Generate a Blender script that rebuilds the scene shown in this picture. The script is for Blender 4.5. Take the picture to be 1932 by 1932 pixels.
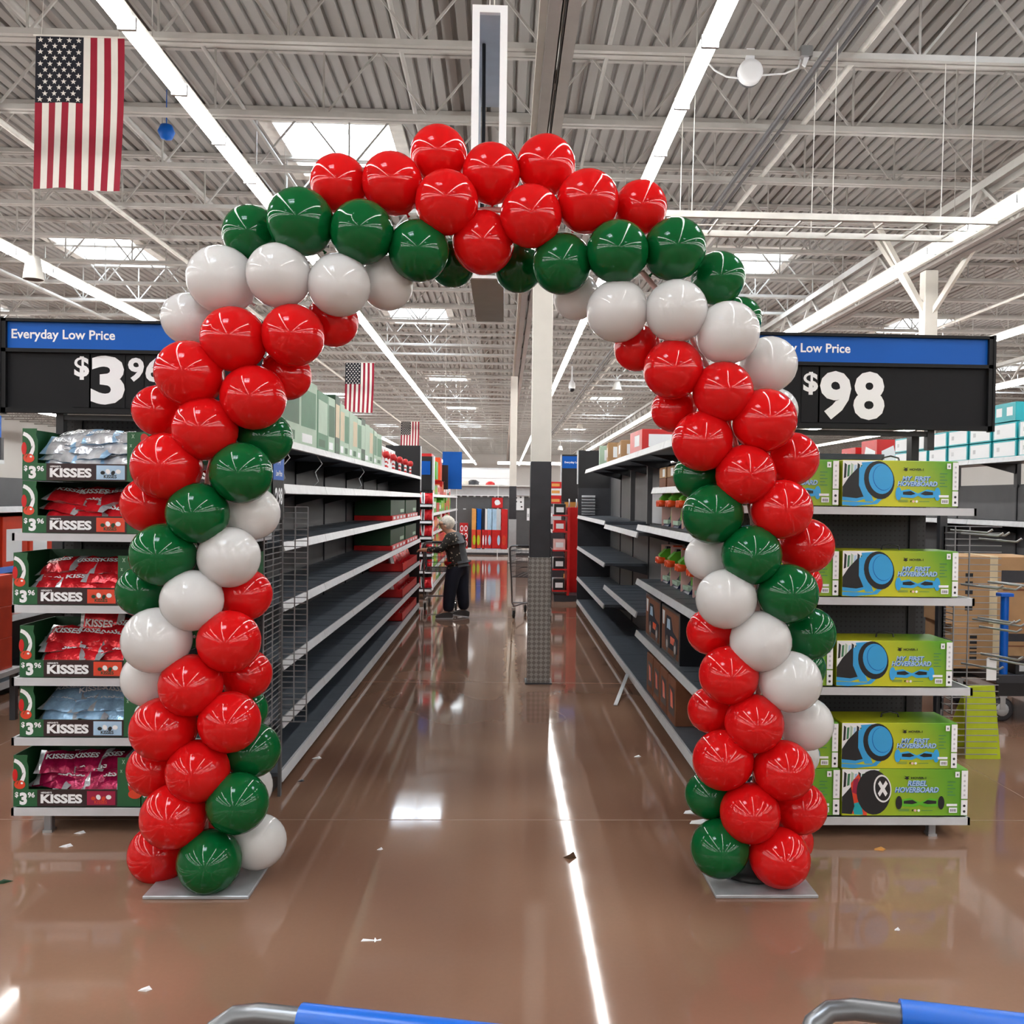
import bpy, math, random
from mathutils import Matrix, Vector, Euler
random.seed(7)
R = math.radians
for o in list(bpy.data.objects): bpy.data.objects.remove(o)
SC = bpy.context.scene
COL = SC.collection

# ------------------------------------------------------------------ camera
F, H = 1740.0, 1.615
psi, pit, rol = R(1.97), R(1.0), R(.75)
Fw = Vector((math.sin(psi)*math.cos(pit), math.cos(psi)*math.cos(pit), -math.sin(pit)))
R0 = Vector((math.cos(psi), -math.sin(psi), 0)); U0 = R0.cross(Fw)
Rt = math.cos(rol)*R0 + math.sin(rol)*U0
Up = -math.sin(rol)*R0 + math.cos(rol)*U0
PX = 950 - F*Rt.y/Fw.y
PY = 942 + F*Up.y/Fw.y
cam = bpy.data.cameras.new('camera'); camo = bpy.data.objects.new('camera', cam); COL.objects.link(camo)
camo.matrix_world = Matrix(((Rt.x, Up.x, -Fw.x, 0), (Rt.y, Up.y, -Fw.y, 0), (Rt.z, Up.z, -Fw.z, H), (0, 0, 0, 1)))
cam.sensor_width = 36; cam.lens = 36*F/1932
cam.shift_x = (966-PX)/1932; cam.shift_y = (PY-966)/1932
cam.clip_end = 300; cam.clip_start = .05
SC.camera = camo

def P(px, py, x=None, y=None, z=None):
    """photo pixel -> the point of the place that it shows, given one world coordinate"""
    d = Fw + (px-PX)/F*Rt - (py-PY)/F*Up
    t = x/d.x if x is not None else y/d.y if y is not None else (z-H)/d.z
    return Vector((d.x*t, d.y*t, H+d.z*t))

# ------------------------------------------------------------------ sky, exposure
STRIP, SKYL = 18.0, 10.0
w = bpy.data.worlds.new('sky'); SC.world = w; w.use_nodes = True
w.node_tree.nodes['Background'].inputs[0].default_value = (.75, .86, 1, 1)
w.node_tree.nodes['Background'].inputs[1].default_value = 1.0
vs = SC.view_settings
vs.view_transform = 'Standard'; vs.look = 'None'; vs.exposure = 0.68; vs.gamma = 1; vs.use_curve_mapping = False
SC.cycles.max_bounces = 7; SC.cycles.diffuse_bounces = 4; SC.cycles.glossy_bounces = 4
SC.cycles.transmission_bounces = 3; SC.cycles.transparent_max_bounces = 6
SC.cycles.sample_clamp_indirect = 6; SC.cycles.caustics_reflective = False; SC.cycles.caustics_refractive = False
SC.cycles.use_denoising = True

# ------------------------------------------------------------------ materials
def lin(c):
    c = c/255
    return c/12.92 if c <= .04045 else ((c+.055)/1.055)**2.4
def rgb(h):
    if isinstance(h, str): h = tuple(int(h[i:i+2], 16) for i in (0, 2, 4))
    return tuple(lin(v) for v in h) + (1,)
MATS = {}
def mat(name, h, rough=.5, metal=0, var=.12, scale=6, spec=.5, bump=0, coat=0):
    if name in MATS: return MATS[name]
    m = bpy.data.materials.new(name); m.use_nodes = True; nt = m.node_tree; b = nt.nodes['Principled BSDF']
    c = rgb(h); b.inputs['Roughness'].default_value = rough; b.inputs['Metallic'].default_value = metal
    b.inputs['Specular IOR Level'].default_value = spec; b.inputs['Coat Weight'].default_value = coat
    if var:
        tc = nt.nodes.new('ShaderNodeTexCoord'); n = nt.nodes.new('ShaderNodeTexNoise'); r = nt.nodes.new('ShaderNodeValToRGB')
        n.inputs['Scale'].default_value = scale; n.inputs['Detail'].default_value = 4
        nt.links.new(tc.outputs['Object'], n.inputs['Vector']); nt.links.new(n.outputs['Fac'], r.inputs['Fac'])
        r.color_ramp.elements[0].position = .3; r.color_ramp.elements[1].position = .7
        r.color_ramp.elements[0].color = tuple(v*(1-var) for v in c[:3])+(1,)
        r.color_ramp.elements[1].color = tuple(min(1, v*(1+var)) for v in c[:3])+(1,)
        nt.links.new(r.outputs['Color'], b.inputs['Base Color'])
        if bump:
            bp = nt.nodes.new('ShaderNodeBump'); bp.inputs['Strength'].default_value = bump; bp.inputs['Distance'].default_value = .02
            nt.links.new(n.outputs['Fac'], bp.inputs['Height']); nt.links.new(bp.outputs['Normal'], b.inputs['Normal'])
    else: b.inputs['Base Color'].default_value = c
    MATS[name] = m; return m
def emat(name, h, strength):
    m = bpy.data.materials.new(name); m.use_nodes = True; b = m.node_tree.nodes['Principled BSDF']
    b.inputs['Base Color'].default_value = (.8, .8, .8, 1)
    b.inputs['Emission Color'].default_value = rgb(h); b.inputs['Emission Strength'].default_value = strength
    MATS[name] = m; return m
def balloon_mat(name, h, tr=.3):
    m = bpy.data.materials.new(name); m.use_nodes = True; nt = m.node_tree; b = nt.nodes['Principled BSDF']
    lw = nt.nodes.new('ShaderNodeLayerWeight'); lw.inputs[0].default_value = .25
    ra = nt.nodes.new('ShaderNodeValToRGB'); c = rgb(h)
    ra.color_ramp.elements[0].color = c; ra.color_ramp.elements[1].color = tuple(min(1, v*1.12) for v in c[:3])+(1,)
    nt.links.new(lw.outputs['Facing'], ra.inputs[0]); nt.links.new(ra.outputs[0], b.inputs['Base Color'])
    b.inputs['Roughness'].default_value = .6; b.inputs['Specular IOR Level'].default_value = 0
    N = nt.nodes.new; L = nt.links.new
    t = N('ShaderNodeBsdfTranslucent'); L(ra.outputs[0], t.inputs[0]); mx = N('ShaderNodeMixShader'); mx.inputs[0].default_value = tr
    L(b.outputs[0], mx.inputs[1]); L(t.outputs[0], mx.inputs[2])
    fr = N('ShaderNodeFresnel'); fr.inputs[0].default_value = 1.5; gl = N('ShaderNodeBsdfGlossy'); gl.inputs['Roughness'].default_value = .06; gl.inputs[0].default_value = (.7, .7, .7, 1)
    m3 = N('ShaderNodeMixShader'); L(fr.outputs[0], m3.inputs[0]); L(mx.outputs[0], m3.inputs[1]); L(gl.outputs[0], m3.inputs[2])
    L(m3.outputs[0], nt.nodes['Material Output'].inputs[0]); MATS[name] = m; return m
def grad_mat(name, h0, h1, h2, axis=(1, 0, 0), lo=0, hi=1, rough=.35):
    m = bpy.data.materials.new(name); m.use_nodes = True; nt = m.node_tree; b = nt.nodes['Principled BSDF']
    tc = nt.nodes.new('ShaderNodeTexCoord'); dt = nt.nodes.new('ShaderNodeVectorMath'); dt.operation = 'DOT_PRODUCT'
    dt.inputs[1].default_value = axis; mr = nt.nodes.new('ShaderNodeMapRange')
    mr.inputs[1].default_value = lo; mr.inputs[2].default_value = hi
    r = nt.nodes.new('ShaderNodeValToRGB'); r.color_ramp.elements[0].color = rgb(h0); r.color_ramp.elements[1].color = rgb(h2)
    e = r.color_ramp.elements.new(.45); e.color = rgb(h1)
    nt.links.new(tc.outputs['Object'], dt.inputs[0]); nt.links.new(dt.outputs['Value'], mr.inputs[0])
    nt.links.new(mr.outputs[0], r.inputs[0]); nt.links.new(r.outputs[0], b.inputs['Base Color']); b.inputs['Roughness'].default_value = rough
    MATS[name] = m; return m

M = dict(
 white=mat('white_paint', 'e6e4de', .45), cream=mat('column_paint', 'dedad2', .5, var=.04), steel=mat('roof_steel', 'b4b2ae', .5, var=.06),
 girder=mat('girder_paint', '8f8783', .5, var=.06), deck=mat('roof_deck', 'a09e9b', .6, var=.05, scale=.6), wall=mat('wall_paint', 'e4e4e2', .6, var=.03, scale=.5),
 dark=mat('dark_grey_steel', '34353a', .42, var=.1, scale=9), darker=mat('black_steel', '17171a', .45), panel=mat('grey_back_panel', '58585a', .55, var=.06),
 slate=mat('slate_shelf', '545b64', .38, var=.14, scale=12), rail=mat('price_rail', 'c9ccd0', .35, var=.08, scale=15),
 lgrey=mat('light_grey_shelf', 'c3c6ca', .35, var=.06, scale=8), wire=mat('wire_steel', '8e8f92', .4, metal=.5), chrome=mat('zinc_steel', 'b4b6b8', .28, metal=.9, var=.08),
 plate=mat('brushed_plate', 'a6a8ab', .4, metal=.4, var=.12, scale=14), black=mat('sign_black', '101114', .5, var=.05, spec=.25), tile=mat('digit_tile', '17181b', .55, var=.05, spec=.2),
 blue=mat('sign_blue', '0458b4', .45, var=.04, scale=3, spec=.25), ink=mat('white_lettering', 'eff2f5', .45, var=0), green=mat('carton_green', '1f5a34', .5, var=.1),
 dgreen=mat('dark_carton_green', '143c22', .5), choc=mat('carton_brown', '2a1216', .45), red=mat('print_red', 'c81d1e', .4), orange=mat('print_orange', 'd8452a', .4),
 sky=mat('print_pale_blue', 'a9cbe6', .4), magenta=mat('print_magenta', '9a1840', .4), cardboard=mat('cardboard', 'b08a62', .75, var=.12), kraft=mat('brown_carton', '7c4c33', .7, var=.2),
 bagblue=mat('foil_blue', '9cc3e8', .22, metal=.35, var=.3, scale=22, bump=.35), bagred=mat('foil_red', 'd3202a', .22, metal=.3, var=.3, scale=22, bump=.35),
 bagmag=mat('foil_magenta', 'a01547', .2, metal=.4, var=.4, scale=25, bump=.35), bagsil=mat('foil_silver', 'd9dbe0', .22, metal=.5, var=.2, scale=25, bump=.35),
 hand=mat('blue_grip', '065cc0', .3, var=.05), pipe=mat('pipe_steel', '77797c', .3, metal=.8, var=.12), rubber=mat('black_rubber', '1a1a1b', .6),
 skin=mat('skin', 'd2a084', .55), hair=mat('grey_white_hair', 'd9d2c6', .7, var=.25, scale=40), navy=mat('navy_trousers', '14192a', .8), shoe=mat('grey_shoe', '4d4a4a', .7),
 teal=mat('print_teal', '19a9b4', .4), lime=mat('lime_sheet', 'b2c41e', .5), palegreen=mat('pale_green_carton', 'a9c4ae', .5, var=.1), midgreen=mat('mid_green_print', '3f7d58', .5, var=.15),
 hblue=mat('print_sky_blue', '38a3e0', .3, var=.05), hdark=mat('print_black', '15171c', .35, var=0), leafbrown=mat('dry_leaf', '4a3320', .8), tan=mat('warm_print', 'e0a052', .5), straw=mat('straw_print', 'd2bf9c', .5),
 tgreen=mat('toy_green', '5cb52c', .3), torange=mat('toy_orange', 'f0531e', .3), tblue=mat('toy_carton_blue', '16264a', .4), pink=mat('pale_pink', 'e6b9b4', .5),
 flagred=mat('flag_red', '9c1030', .7, var=.05), flagwhite=mat('flag_white', 'efece6', .7, var=.03), flagblue=mat('flag_navy', '0a0e1e', .7, var=.05),
 lamp=emat('lamp_lens', (252, 250, 246), STRIP), skyl=emat('daylight_panel', (226, 240, 255), SKYL),
 bred=balloon_mat('red_latex', 'f6171b', .42), bgreen=balloon_mat('green_latex', '096a34', .38), bwhite=balloon_mat('white_latex', 'f7f6f5', .42),
 hov=grad_mat('lime_yellow_print', 'c3c726', 'caca2a', '5fa02a', (1, 0, .6), .0, .62), rebel=grad_mat('green_lime_print', 'b9c426', '98b92a', '5f9f2a', (1, 0, .4), .05, .6),
)
def fabric_mat():
    m = bpy.data.materials.new('sign_fabric'); m.use_nodes = True; nt = m.node_tree; b = nt.nodes['Principled BSDF']; b.inputs['Base Color'].default_value = (.6, .62, .66, 1); b.inputs['Roughness'].default_value = .8
    t = nt.nodes.new('ShaderNodeBsdfTranslucent'); t.inputs[0].default_value = (.7, .74, .8, 1); x = nt.nodes.new('ShaderNodeMixShader'); x.inputs[0].default_value = .5
    nt.links.new(b.outputs[0], x.inputs[1]); nt.links.new(t.outputs[0], x.inputs[2]); nt.links.new(x.outputs[0], nt.nodes['Material Output'].inputs[0]); return m
M['fabric'] = fabric_mat()
# jacket: charcoal with a scatter of pale spots
def jacket():
    m = mat('charcoal_jacket', '56585c', .85, var=.15, scale=12); return m
M['jacket'] = jacket()
def spotted():
    m = bpy.data.materials.new('spotted_sleeve'); m.use_nodes = True; nt = m.node_tree; b = nt.nodes['Principled BSDF']
    tc = nt.nodes.new('ShaderNodeTexCoord'); v = nt.nodes.new('ShaderNodeTexVoronoi'); v.inputs['Scale'].default_value = 26
    r = nt.nodes.new('ShaderNodeValToRGB'); r.color_ramp.elements[0].color = rgb('a99a88'); r.color_ramp.elements[1].color = rgb('26221f')
    r.color_ramp.elements[0].position = .2; r.color_ramp.elements[1].position = .3
    nt.links.new(tc.outputs['Object'], v.inputs['Vector']); nt.links.new(v.outputs['Distance'], r.inputs[0]); nt.links.new(r.outputs[0], b.inputs['Base Color'])
    b.inputs['Roughness'].default_value = .85; return m
M['spots'] = spotted()
def diamond_plate():
    m = bpy.data.materials.new('diamond_plate'); m.use_nodes = True; nt = m.node_tree; b = nt.nodes['Principled BSDF']
    b.inputs['Base Color'].default_value = rgb('9a9692'); b.inputs['Metallic'].default_value = .4; b.inputs['Roughness'].default_value = .4
    tc = nt.nodes.new('ShaderNodeTexCoord'); mp = nt.nodes.new('ShaderNodeMapping'); mp.inputs['Rotation'].default_value = (0, R(45), 0)
    ck = nt.nodes.new('ShaderNodeTexChecker'); ck.inputs['Scale'].default_value = 34
    ck.inputs[1].default_value = rgb('a8a5a1'); ck.inputs[2].default_value = rgb('827e7a')
    nt.links.new(ck.outputs['Color'], b.inputs['Base Color'])
    bp = nt.nodes.new('ShaderNodeBump'); bp.inputs['Distance'].default_value = .004; bp.inputs['Strength'].default_value = .9
    nt.links.new(tc.outputs['Object'], mp.inputs[0]); nt.links.new(mp.outputs[0], ck.inputs[0]); nt.links.new(ck.outputs['Fac'], bp.inputs['Height'])
    nt.links.new(bp.outputs[0], b.inputs['Normal']); return m
M['diamond'] = diamond_plate()
def pegboard():
    m = bpy.data.materials.new('pegboard'); m.use_nodes = True; nt = m.node_tree; b = nt.nodes['Principled BSDF']
    tc = nt.nodes.new('ShaderNodeTexCoord'); mp = nt.nodes.new('ShaderNodeMapping'); mp.inputs['Scale'].default_value = (39, 0, 39)
    fr = nt.nodes.new('ShaderNodeVectorMath'); fr.operation = 'FRACTION'; sb = nt.nodes.new('ShaderNodeVectorMath'); sb.operation = 'SUBTRACT'; sb.inputs[1].default_value = (.5, 0, .5)
    ln = nt.nodes.new('ShaderNodeVectorMath'); ln.operation = 'LENGTH'; r = nt.nodes.new('ShaderNodeValToRGB')
    r.color_ramp.elements[0].position = .16; r.color_ramp.elements[1].position = .22; r.color_ramp.elements[0].color = rgb('08080a'); r.color_ramp.elements[1].color = rgb('2f3033')
    for a, c in ((tc.outputs['Object'], mp.inputs[0]), (mp.outputs[0], fr.inputs[0]), (fr.outputs[0], sb.inputs[0]), (sb.outputs[0], ln.inputs[0]), (ln.outputs['Value'], r.inputs[0]), (r.outputs[0], b.inputs['Base Color'])): nt.links.new(a, c)
    b.inputs['Roughness'].default_value = .5; return m
M['peg'] = pegboard()
def floor_mat():
    m = bpy.data.materials.new('polished_concrete'); m.use_nodes = True; nt = m.node_tree; b = nt.nodes['Principled BSDF']; L = nt.links.new; N = nt.nodes.new
    tc = N('ShaderNodeTexCoord')
    def noise(s, d, rough=.6):
        n = N('ShaderNodeTexNoise'); n.inputs['Scale'].default_value = s; n.inputs['Detail'].default_value = d; n.inputs['Roughness'].default_value = rough
        L(tc.outputs['Object'], n.inputs['Vector']); return n
    n1, n2, n3 = noise(.8, 1), noise(60, 1), noise(5, 2)
    r1 = N('ShaderNodeValToRGB'); r1.color_ramp.elements[0].position = .3; r1.color_ramp.elements[1].position = .72
    r1.color_ramp.elements[0].color = rgb('735344'); r1.color_ramp.elements[1].color = rgb('92725e')
    L(n1.outputs['Fac'], r1.inputs[0])
    r2 = N('ShaderNodeValToRGB'); r2.color_ramp.elements[0].position = .3; r2.color_ramp.elements[1].position = .75
    r2.color_ramp.elements[0].color = (.985, .985, .985, 1); r2.color_ramp.elements[1].color = (1.015, 1.015, 1.015, 1); L(n2.outputs['Fac'], r2.inputs[0])
    mx = N('ShaderNodeMix'); mx.data_type = 'RGBA'; mx.blend_type = 'MULTIPLY'; mx.inputs[0].default_value = 1
    L(r1.outputs[0], mx.inputs[6]); L(r2.outputs[0], mx.inputs[7])
    # pale scar left by a removed fixture: a wavy strip along the aisle
    sp = N('ShaderNodeSeparateXYZ'); L(tc.outputs['Object'], sp.inputs[0])
    wob = N('ShaderNodeMath'); wob.operation = 'MULTIPLY_ADD'; wob.inputs[1].default_value = .10; L(n3.outputs['Fac'], wob.inputs[0]); L(sp.outputs['X'], wob.inputs[2])
    sb = N('ShaderNodeMath'); sb.operation = 'SUBTRACT'; sb.inputs[1].default_value = .14; L(wob.outputs[0], sb.inputs[0])
    ab = N('ShaderNodeMath'); ab.operation = 'ABSOLUTE'; L(sb.outputs[0], ab.inputs[0])
    mr = N('ShaderNodeMapRange'); mr.inputs[1].default_value = .05; mr.inputs[2].default_value = .075; mr.inputs[3].default_value = .55; mr.inputs[4].default_value = 0; L(ab.outputs[0], mr.inputs[0])
    gt = N('ShaderNodeMapRange'); gt.inputs[1].default_value = 6.2; gt.inputs[2].default_value = 8.2; L(sp.outputs['Y'], gt.inputs[0])
    ml = N('ShaderNodeMath'); ml.operation = 'MULTIPLY'; L(mr.outputs[0], ml.inputs[0]); L(gt.outputs[0], ml.inputs[1])
    m2 = N('ShaderNodeMix'); m2.data_type = 'RGBA'; L(ml.outputs[0], m2.inputs[0]); L(mx.outputs[2], m2.inputs[6]); m2.inputs[7].default_value = rgb('b79a80')
    L(m2.outputs[2], b.inputs['Base Color'])
    rr = N('ShaderNodeMapRange'); rr.inputs[3].default_value = .03; rr.inputs[4].default_value = .1; L(n3.outputs['Fac'], rr.inputs[0]); L(rr.outputs[0], b.inputs['Roughness'])
    b.inputs['Specular IOR Level'].default_value = .36
    nb = noise(1.3, 1); bp = N('ShaderNodeBump'); bp.inputs['Strength'].default_value = .012; bp.inputs['Distance'].default_value = .02
    L(nb.outputs['Fac'], bp.inputs['Height']); L(bp.outputs[0], b.inputs['Normal']); return m
M['floor'] = floor_mat()

# ------------------------------------------------------------------ mesh helpers
_T = {}
def text_mesh(s, bold=0.0):
    k = (s, bold)
    if k not in _T:
        cu = bpy.data.curves.new('lettering', 'FONT'); cu.body = s; cu.size = 1; cu.resolution_u = 3; cu.offset = bold
        ob = bpy.data.objects.new('lettering', cu); me = ob.to_mesh()
        vv = [v.co.copy() for v in me.vertices]; ff = [tuple(p.vertices) for p in me.polygons]; ob.to_mesh_clear(); bpy.data.objects.remove(ob); bpy.data.curves.remove(cu)
        x0 = min(v.x for v in vv); x1 = max(v.x for v in vv); y0 = min(v.y for v in vv); y1 = max(v.y for v in vv)
        _T[k] = (vv, ff, x0, x1, y0, y1)
    return _T[k]
class MB:
    def __init__(s): s.v = []; s.f = []; s.mi = []; s.sm = []; s.mats = []; s.M = Matrix()
    def mid(s, m):
        if m not in s.mats: s.mats.append(m)
        return s.mats.index(m)
    def add(s, vs, fs, m, smooth=False):
        b = len(s.v); s.v += [s.M @ Vector(v) for v in vs]; i = s.mid(m)
        for f in fs: s.f.append(tuple(b+j for j in f)); s.mi.append(i); s.sm.append(smooth)
        return s
    def box(s, x0, x1, y0, y1, z0, z1, m):
        return s.add([(x, y, z) for x in (x0, x1) for y in (y0, y1) for z in (z0, z1)],
                     [(0, 1, 3, 2), (4, 6, 7, 5), (0, 4, 5, 1), (2, 3, 7, 6), (0, 2, 6, 4), (1, 5, 7, 3)], m)
    def bbox(s, x0, x1, y0, y1, z0, z1, m, c=.004):
        """box with chamfered vertical and top edges"""
        pts = [(x0+c, y0), (x1-c, y0), (x1, y0+c), (x1, y1-c), (x1-c, y1), (x0+c, y1), (x0, y1-c), (x0, y0+c)]
        vs = [(x, y, z0) for x, y in pts] + [(x, y, z1-c) for x, y in pts]
        cx, cy = (x0+x1)/2, (y0+y1)/2; kx = 1-2*c/max(x1-x0, 1e-6); ky = 1-2*c/max(y1-y0, 1e-6)
        vs += [(cx+(x-cx)*kx, cy+(y-cy)*ky, z1) for x, y in pts]
        fs = [tuple(range(7, -1, -1)), tuple(range(16, 24))]
        for k in (0, 8): fs += [(k+i, k+(i+1) % 8, k+8+(i+1) % 8, k+8+i) for i in range(8)]
        return s.add(vs, fs, m)
    def bar(s, p, q, wd, ht, m):
        p, q = Vector(p), Vector(q); d = (q-p)
        if d.length < 1e-6: return s
        d.normalize(); u = Vector((0, 0, 1)) if abs(d.z) < .95 else Vector((0, 1, 0)); a = d.cross(u).normalized(); b = a.cross(d)
        vs = [e+a*i*wd/2+b*j*ht/2 for e in (p, q) for i in (-1, 1) for j in (-1, 1)]
        return s.add(vs, [(0, 1, 3, 2), (4, 6, 7, 5), (0, 4, 5, 1), (2, 3, 7, 6), (0, 2, 6, 4), (1, 5, 7, 3)], m)
    def tube(s, pts, r, m, n=8, cap=True):
        pts = [Vector(p) for p in pts]; rs = r if isinstance(r, (list, tuple)) else [r]*len(pts); vs = []; prev = None
        for i, p in enumerate(pts):
            d = (pts[min(i+1, len(pts)-1)]-pts[max(i-1, 0)]).normalized()
            if prev is None: prev = d.orthogonal().normalized()
            a = (prev-d*prev.dot(d)).normalized(); b = d.cross(a); prev = a
            vs += [p+(a*math.cos(2*math.pi*k/n)+b*math.sin(2*math.pi*k/n))*rs[i] for k in range(n)]
        fs = [(i*n+k, i*n+(k+1) % n, (i+1)*n+(k+1) % n, (i+1)*n+k) for i in range(len(pts)-1) for k in range(n)]
        s.add(vs, fs, m, True)
        if cap: s.add([vs[k] for k in range(n)], [tuple(range(n-1, -1, -1))], m); s.add(vs[-n:], [tuple(range(n))], m)
        return s
    def lathe(s, prof, m, n=20, c=(0, 0, 0), axis='z', smooth=True):
        vs = []
        for r, h in prof:
            for k in range(n):
                a = 2*math.pi*k/n; x, y = r*math.cos(a), r*math.sin(a)
                vs.append((c[0]+x, c[1]+y, c[2]+h) if axis == 'z' else (c[0]+x, c[1]-h, c[2]+y) if axis == 'y' else (c[0]+h, c[1]+x, c[2]+y))
        fs = [(i*n+k, i*n+(k+1) % n, (i+1)*n+(k+1) % n, (i+1)*n+k) for i in range(len(prof)-1) for k in range(n)]
        return s.add(vs, fs, m, smooth)
    def poly(s, pts, y, m):
        """flat print facing -y: pts are (x, z)"""
        return s.add([(x, y, z) for x, z in pts], [tuple(range(len(pts)))], m)
    def ell(s, cx, cz, rx, rz, y, m, rot=0, n=24):
        c, q = math.cos(rot), math.sin(rot)
        return s.poly([(cx+rx*math.cos(2*math.pi*k/n)*c-rz*math.sin(2*math.pi*k/n)*q, cz+rx*math.cos(2*math.pi*k/n)*q+rz*math.sin(2*math.pi*k/n)*c) for k in range(n)], y, m)
    def slab(s, pts, y0, y1, m):
        n = len(pts); vs = [(x, y0, z) for x, z in pts]+[(x, y1, z) for x, z in pts]
        return s.add(vs, [tuple(range(n)), tuple(range(2*n-1, n-1, -1))]+[(i, n+i, n+(i+1) % n, (i+1) % n) for i in range(n)], m)
    def text(s, t, x0, z0, y, m, h=None, wd=None, bold=.012, fn=None):
        """lettering facing -y with its lower left at (x0, z0), total height h and / or width wd"""
        vv, ff, a, b, c, d = text_mesh(t, bold)
        kx = wd/(b-a) if wd else None; ky = h/(d-c) if h else None
        kx = kx or ky; ky = ky or kx
        pts = [(x0+(v.x-a)*kx, y, z0+(v.y-c)*ky) for v in vv]
        if fn: pts = [fn(p) for p in pts]
        return s.add(pts, ff, m)
    def mesh(s, name, off=Vector()):
        me = bpy.data.meshes.new(name); me.from_pydata([v-off for v in s.v], [], s.f)
        for m in s.mats: me.materials.append(m)
        me.polygons.foreach_set('material_index', s.mi); me.polygons.foreach_set('use_smooth', s.sm); me.update(); return me
    def build(s, name, parent=None, label=None, off=None):
        """link as one object; world coordinates are turned into the parent's frame when off is given"""
        o = bpy.data.objects.new(name, s.mesh(name, off or Vector())); COL.objects.link(o)
        if parent is not None: o.parent = parent
        if label: o['label'] = label
        return o
def tag(o, label, cat, group=None, kind=None):
    o['label'] = label
    if cat: o['category'] = cat
    if group: o['group'] = group
    if kind: o['kind'] = kind
    return o
def thing(name, label, cat, loc=(0, 0, 0), rz=0, group=None):
    o = bpy.data.objects.new(name, None); COL.objects.link(o); o.location = loc; o.rotation_euler = (0, 0, rz); o.empty_display_size = .1
    return tag(o, label, cat, group)
ORD = 'first second third fourth fifth sixth seventh eighth ninth tenth eleventh twelfth'.split()
def struct(o): o['kind'] = 'structure'; return o
def dup(o, loc=None, rz=None, label=None, group=None):
    def cp(a, par):
        c = a.copy(); COL.objects.link(c)
        if par is not None: c.parent = par
        for ch in a.children: cp(ch, c)
        return c
    r = cp(o, None)
    if loc is not None: r.location = loc
    if rz is not None: r.rotation_euler = (0, 0, rz)
    if label: r['label'] = label
    if group: r['group'] = group
    return r

# ================================================================== the building
ZB, ZT, YJ, SJ = 5.42, 6.15, 7.91, 1.523
XW, YF, YB = 26.0, -30.0, 80.0
fl = MB(); gx_, gy_ = 26, 55
fl.add([(-XW+2*XW*i/gx_, YF+(YB-YF)*k/gy_, 0) for i in range(gx_+1) for k in range(gy_+1)], [(i*(gy_+1)+k, (i+1)*(gy_+1)+k, (i+1)*(gy_+1)+k+1, i*(gy_+1)+k+1) for i in range(gx_) for k in range(gy_)], M['floor'])
floor = struct(tag(fl.build('floor'), 'brown polished concrete floor, glossy, with saw-cut joints', None))
jm = mat('joint_filler', '8a6b58', .4)
for k, y in enumerate((4.62, 8.1, 12.6, 17.2)): MB().box(-8, 8, y-.004, y+.004, 0, .0006, jm).build('floor_joint', floor)
for x in (2.9, -3.2): MB().box(x-.004, x+.004, YF, 30, 0, .0006, jm).build('floor_joint', floor)
for nm, a in (('wall_back', (-XW, XW, YB, YB+.2)), ('wall_front', (-XW, XW, YF-.2, YF)), ('wall_left', (-XW-.2, -XW, YF, YB)), ('wall_right', (XW, XW+.2, YF, YB))):
    struct(tag(MB().box(*a, 0, 6.6, M['wall']).build(nm), 'plain pale painted store wall, '+nm.split('_')[1]+' side', None))

SKY = [(-2.15, y) for y in (.9, 12.25, 23.1, 34.7, 46, 57.5)] + [(-7.4, y) for y in (6.3, 17.6, 29, 41.4, 58)] + [(4.5, y) for y in (5.8, 17.3, 29, 41.1, 58.6)] + \
      [(10.4, y) for y in (.9, 12.2, 23.1, 34.7, 46, 57.5)] + [(16.3, y) for y in (5.8, 17.6, 29.4, 41)] + [(-13, y) for y in (12, 23, 34.7, 46)] + [(-2.15, -10.4), (-7.4, -5), (4.5, -5.5), (10.4, -10.4), (-7.4, -16), (4.5, -17), (-2.15, -21.5), (10.4, -22)]
SW, SL = .76, .98
dk = MB(); pt = .15; n = int(2*XW/pt)
for i in range(n):
    x = -XW+i*pt; cuts = sorted((y-SL, y+SL) for sx, y in SKY if abs(x+pt/2-sx) < SW)
    ys = [YF]+[v for c in cuts for v in c]+[YB]
    for a, b in zip(ys[::2], ys[1::2]):
        pr = [(x, ZT), (x+.092, ZT), (x+.106, ZT+.045), (x+.136, ZT+.045), (x+pt, ZT)]
        dk.add([(px, a, pz) for px, pz in pr]+[(px, b, pz) for px, pz in pr], [(k, k+1, k+6, k+5) for k in range(4)], M['deck'])
dk.box(-XW, XW, YF-.2, YB+.2, 7.2, 7.3, M['deck'])
ceiling = struct(tag(dk.build('ceiling'), 'corrugated off-white metal roof deck carried on open web joists', None))
sk = MB()
for a in ((-SW-.1, SW+.1, -SL-.1, -SL+.06), (-SW-.1, SW+.1, SL-.06, SL+.1)): sk.box(*a, ZT-.02, ZT+.5, M['white'])
for a in ((-SW-.1, -SW+.06, -SL, SL), (SW-.06, SW+.1, -SL, SL)): sk.box(*a, ZT-.02, ZT+.5, M['white'])
fm = sk.mesh('skylight_well'); pm = MB().box(-SW, SW, -SL, SL, ZT+.42, ZT+.45, M['skyl']).mesh('skylight_panel')
mm = MB(); mm.box(-.02, .02, -SL, SL, ZT+.38, ZT+.42, M['steel']); mm.box(-SW, SW, -.02, .02, ZT+.38, ZT+.42, M['steel']); mm = mm.mesh('skylight_bars')
def link(name, me, par, loc=(0, 0, 0)):
    o = bpy.data.objects.new(name, me); COL.objects.link(o); o.parent = par; o.location = loc; return o
for x, y in SKY:
    s = link('skylight', fm, ceiling, (x, y, 0)); link('skylight_panel', pm, s); link('glazing_bar', mm, s)
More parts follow.
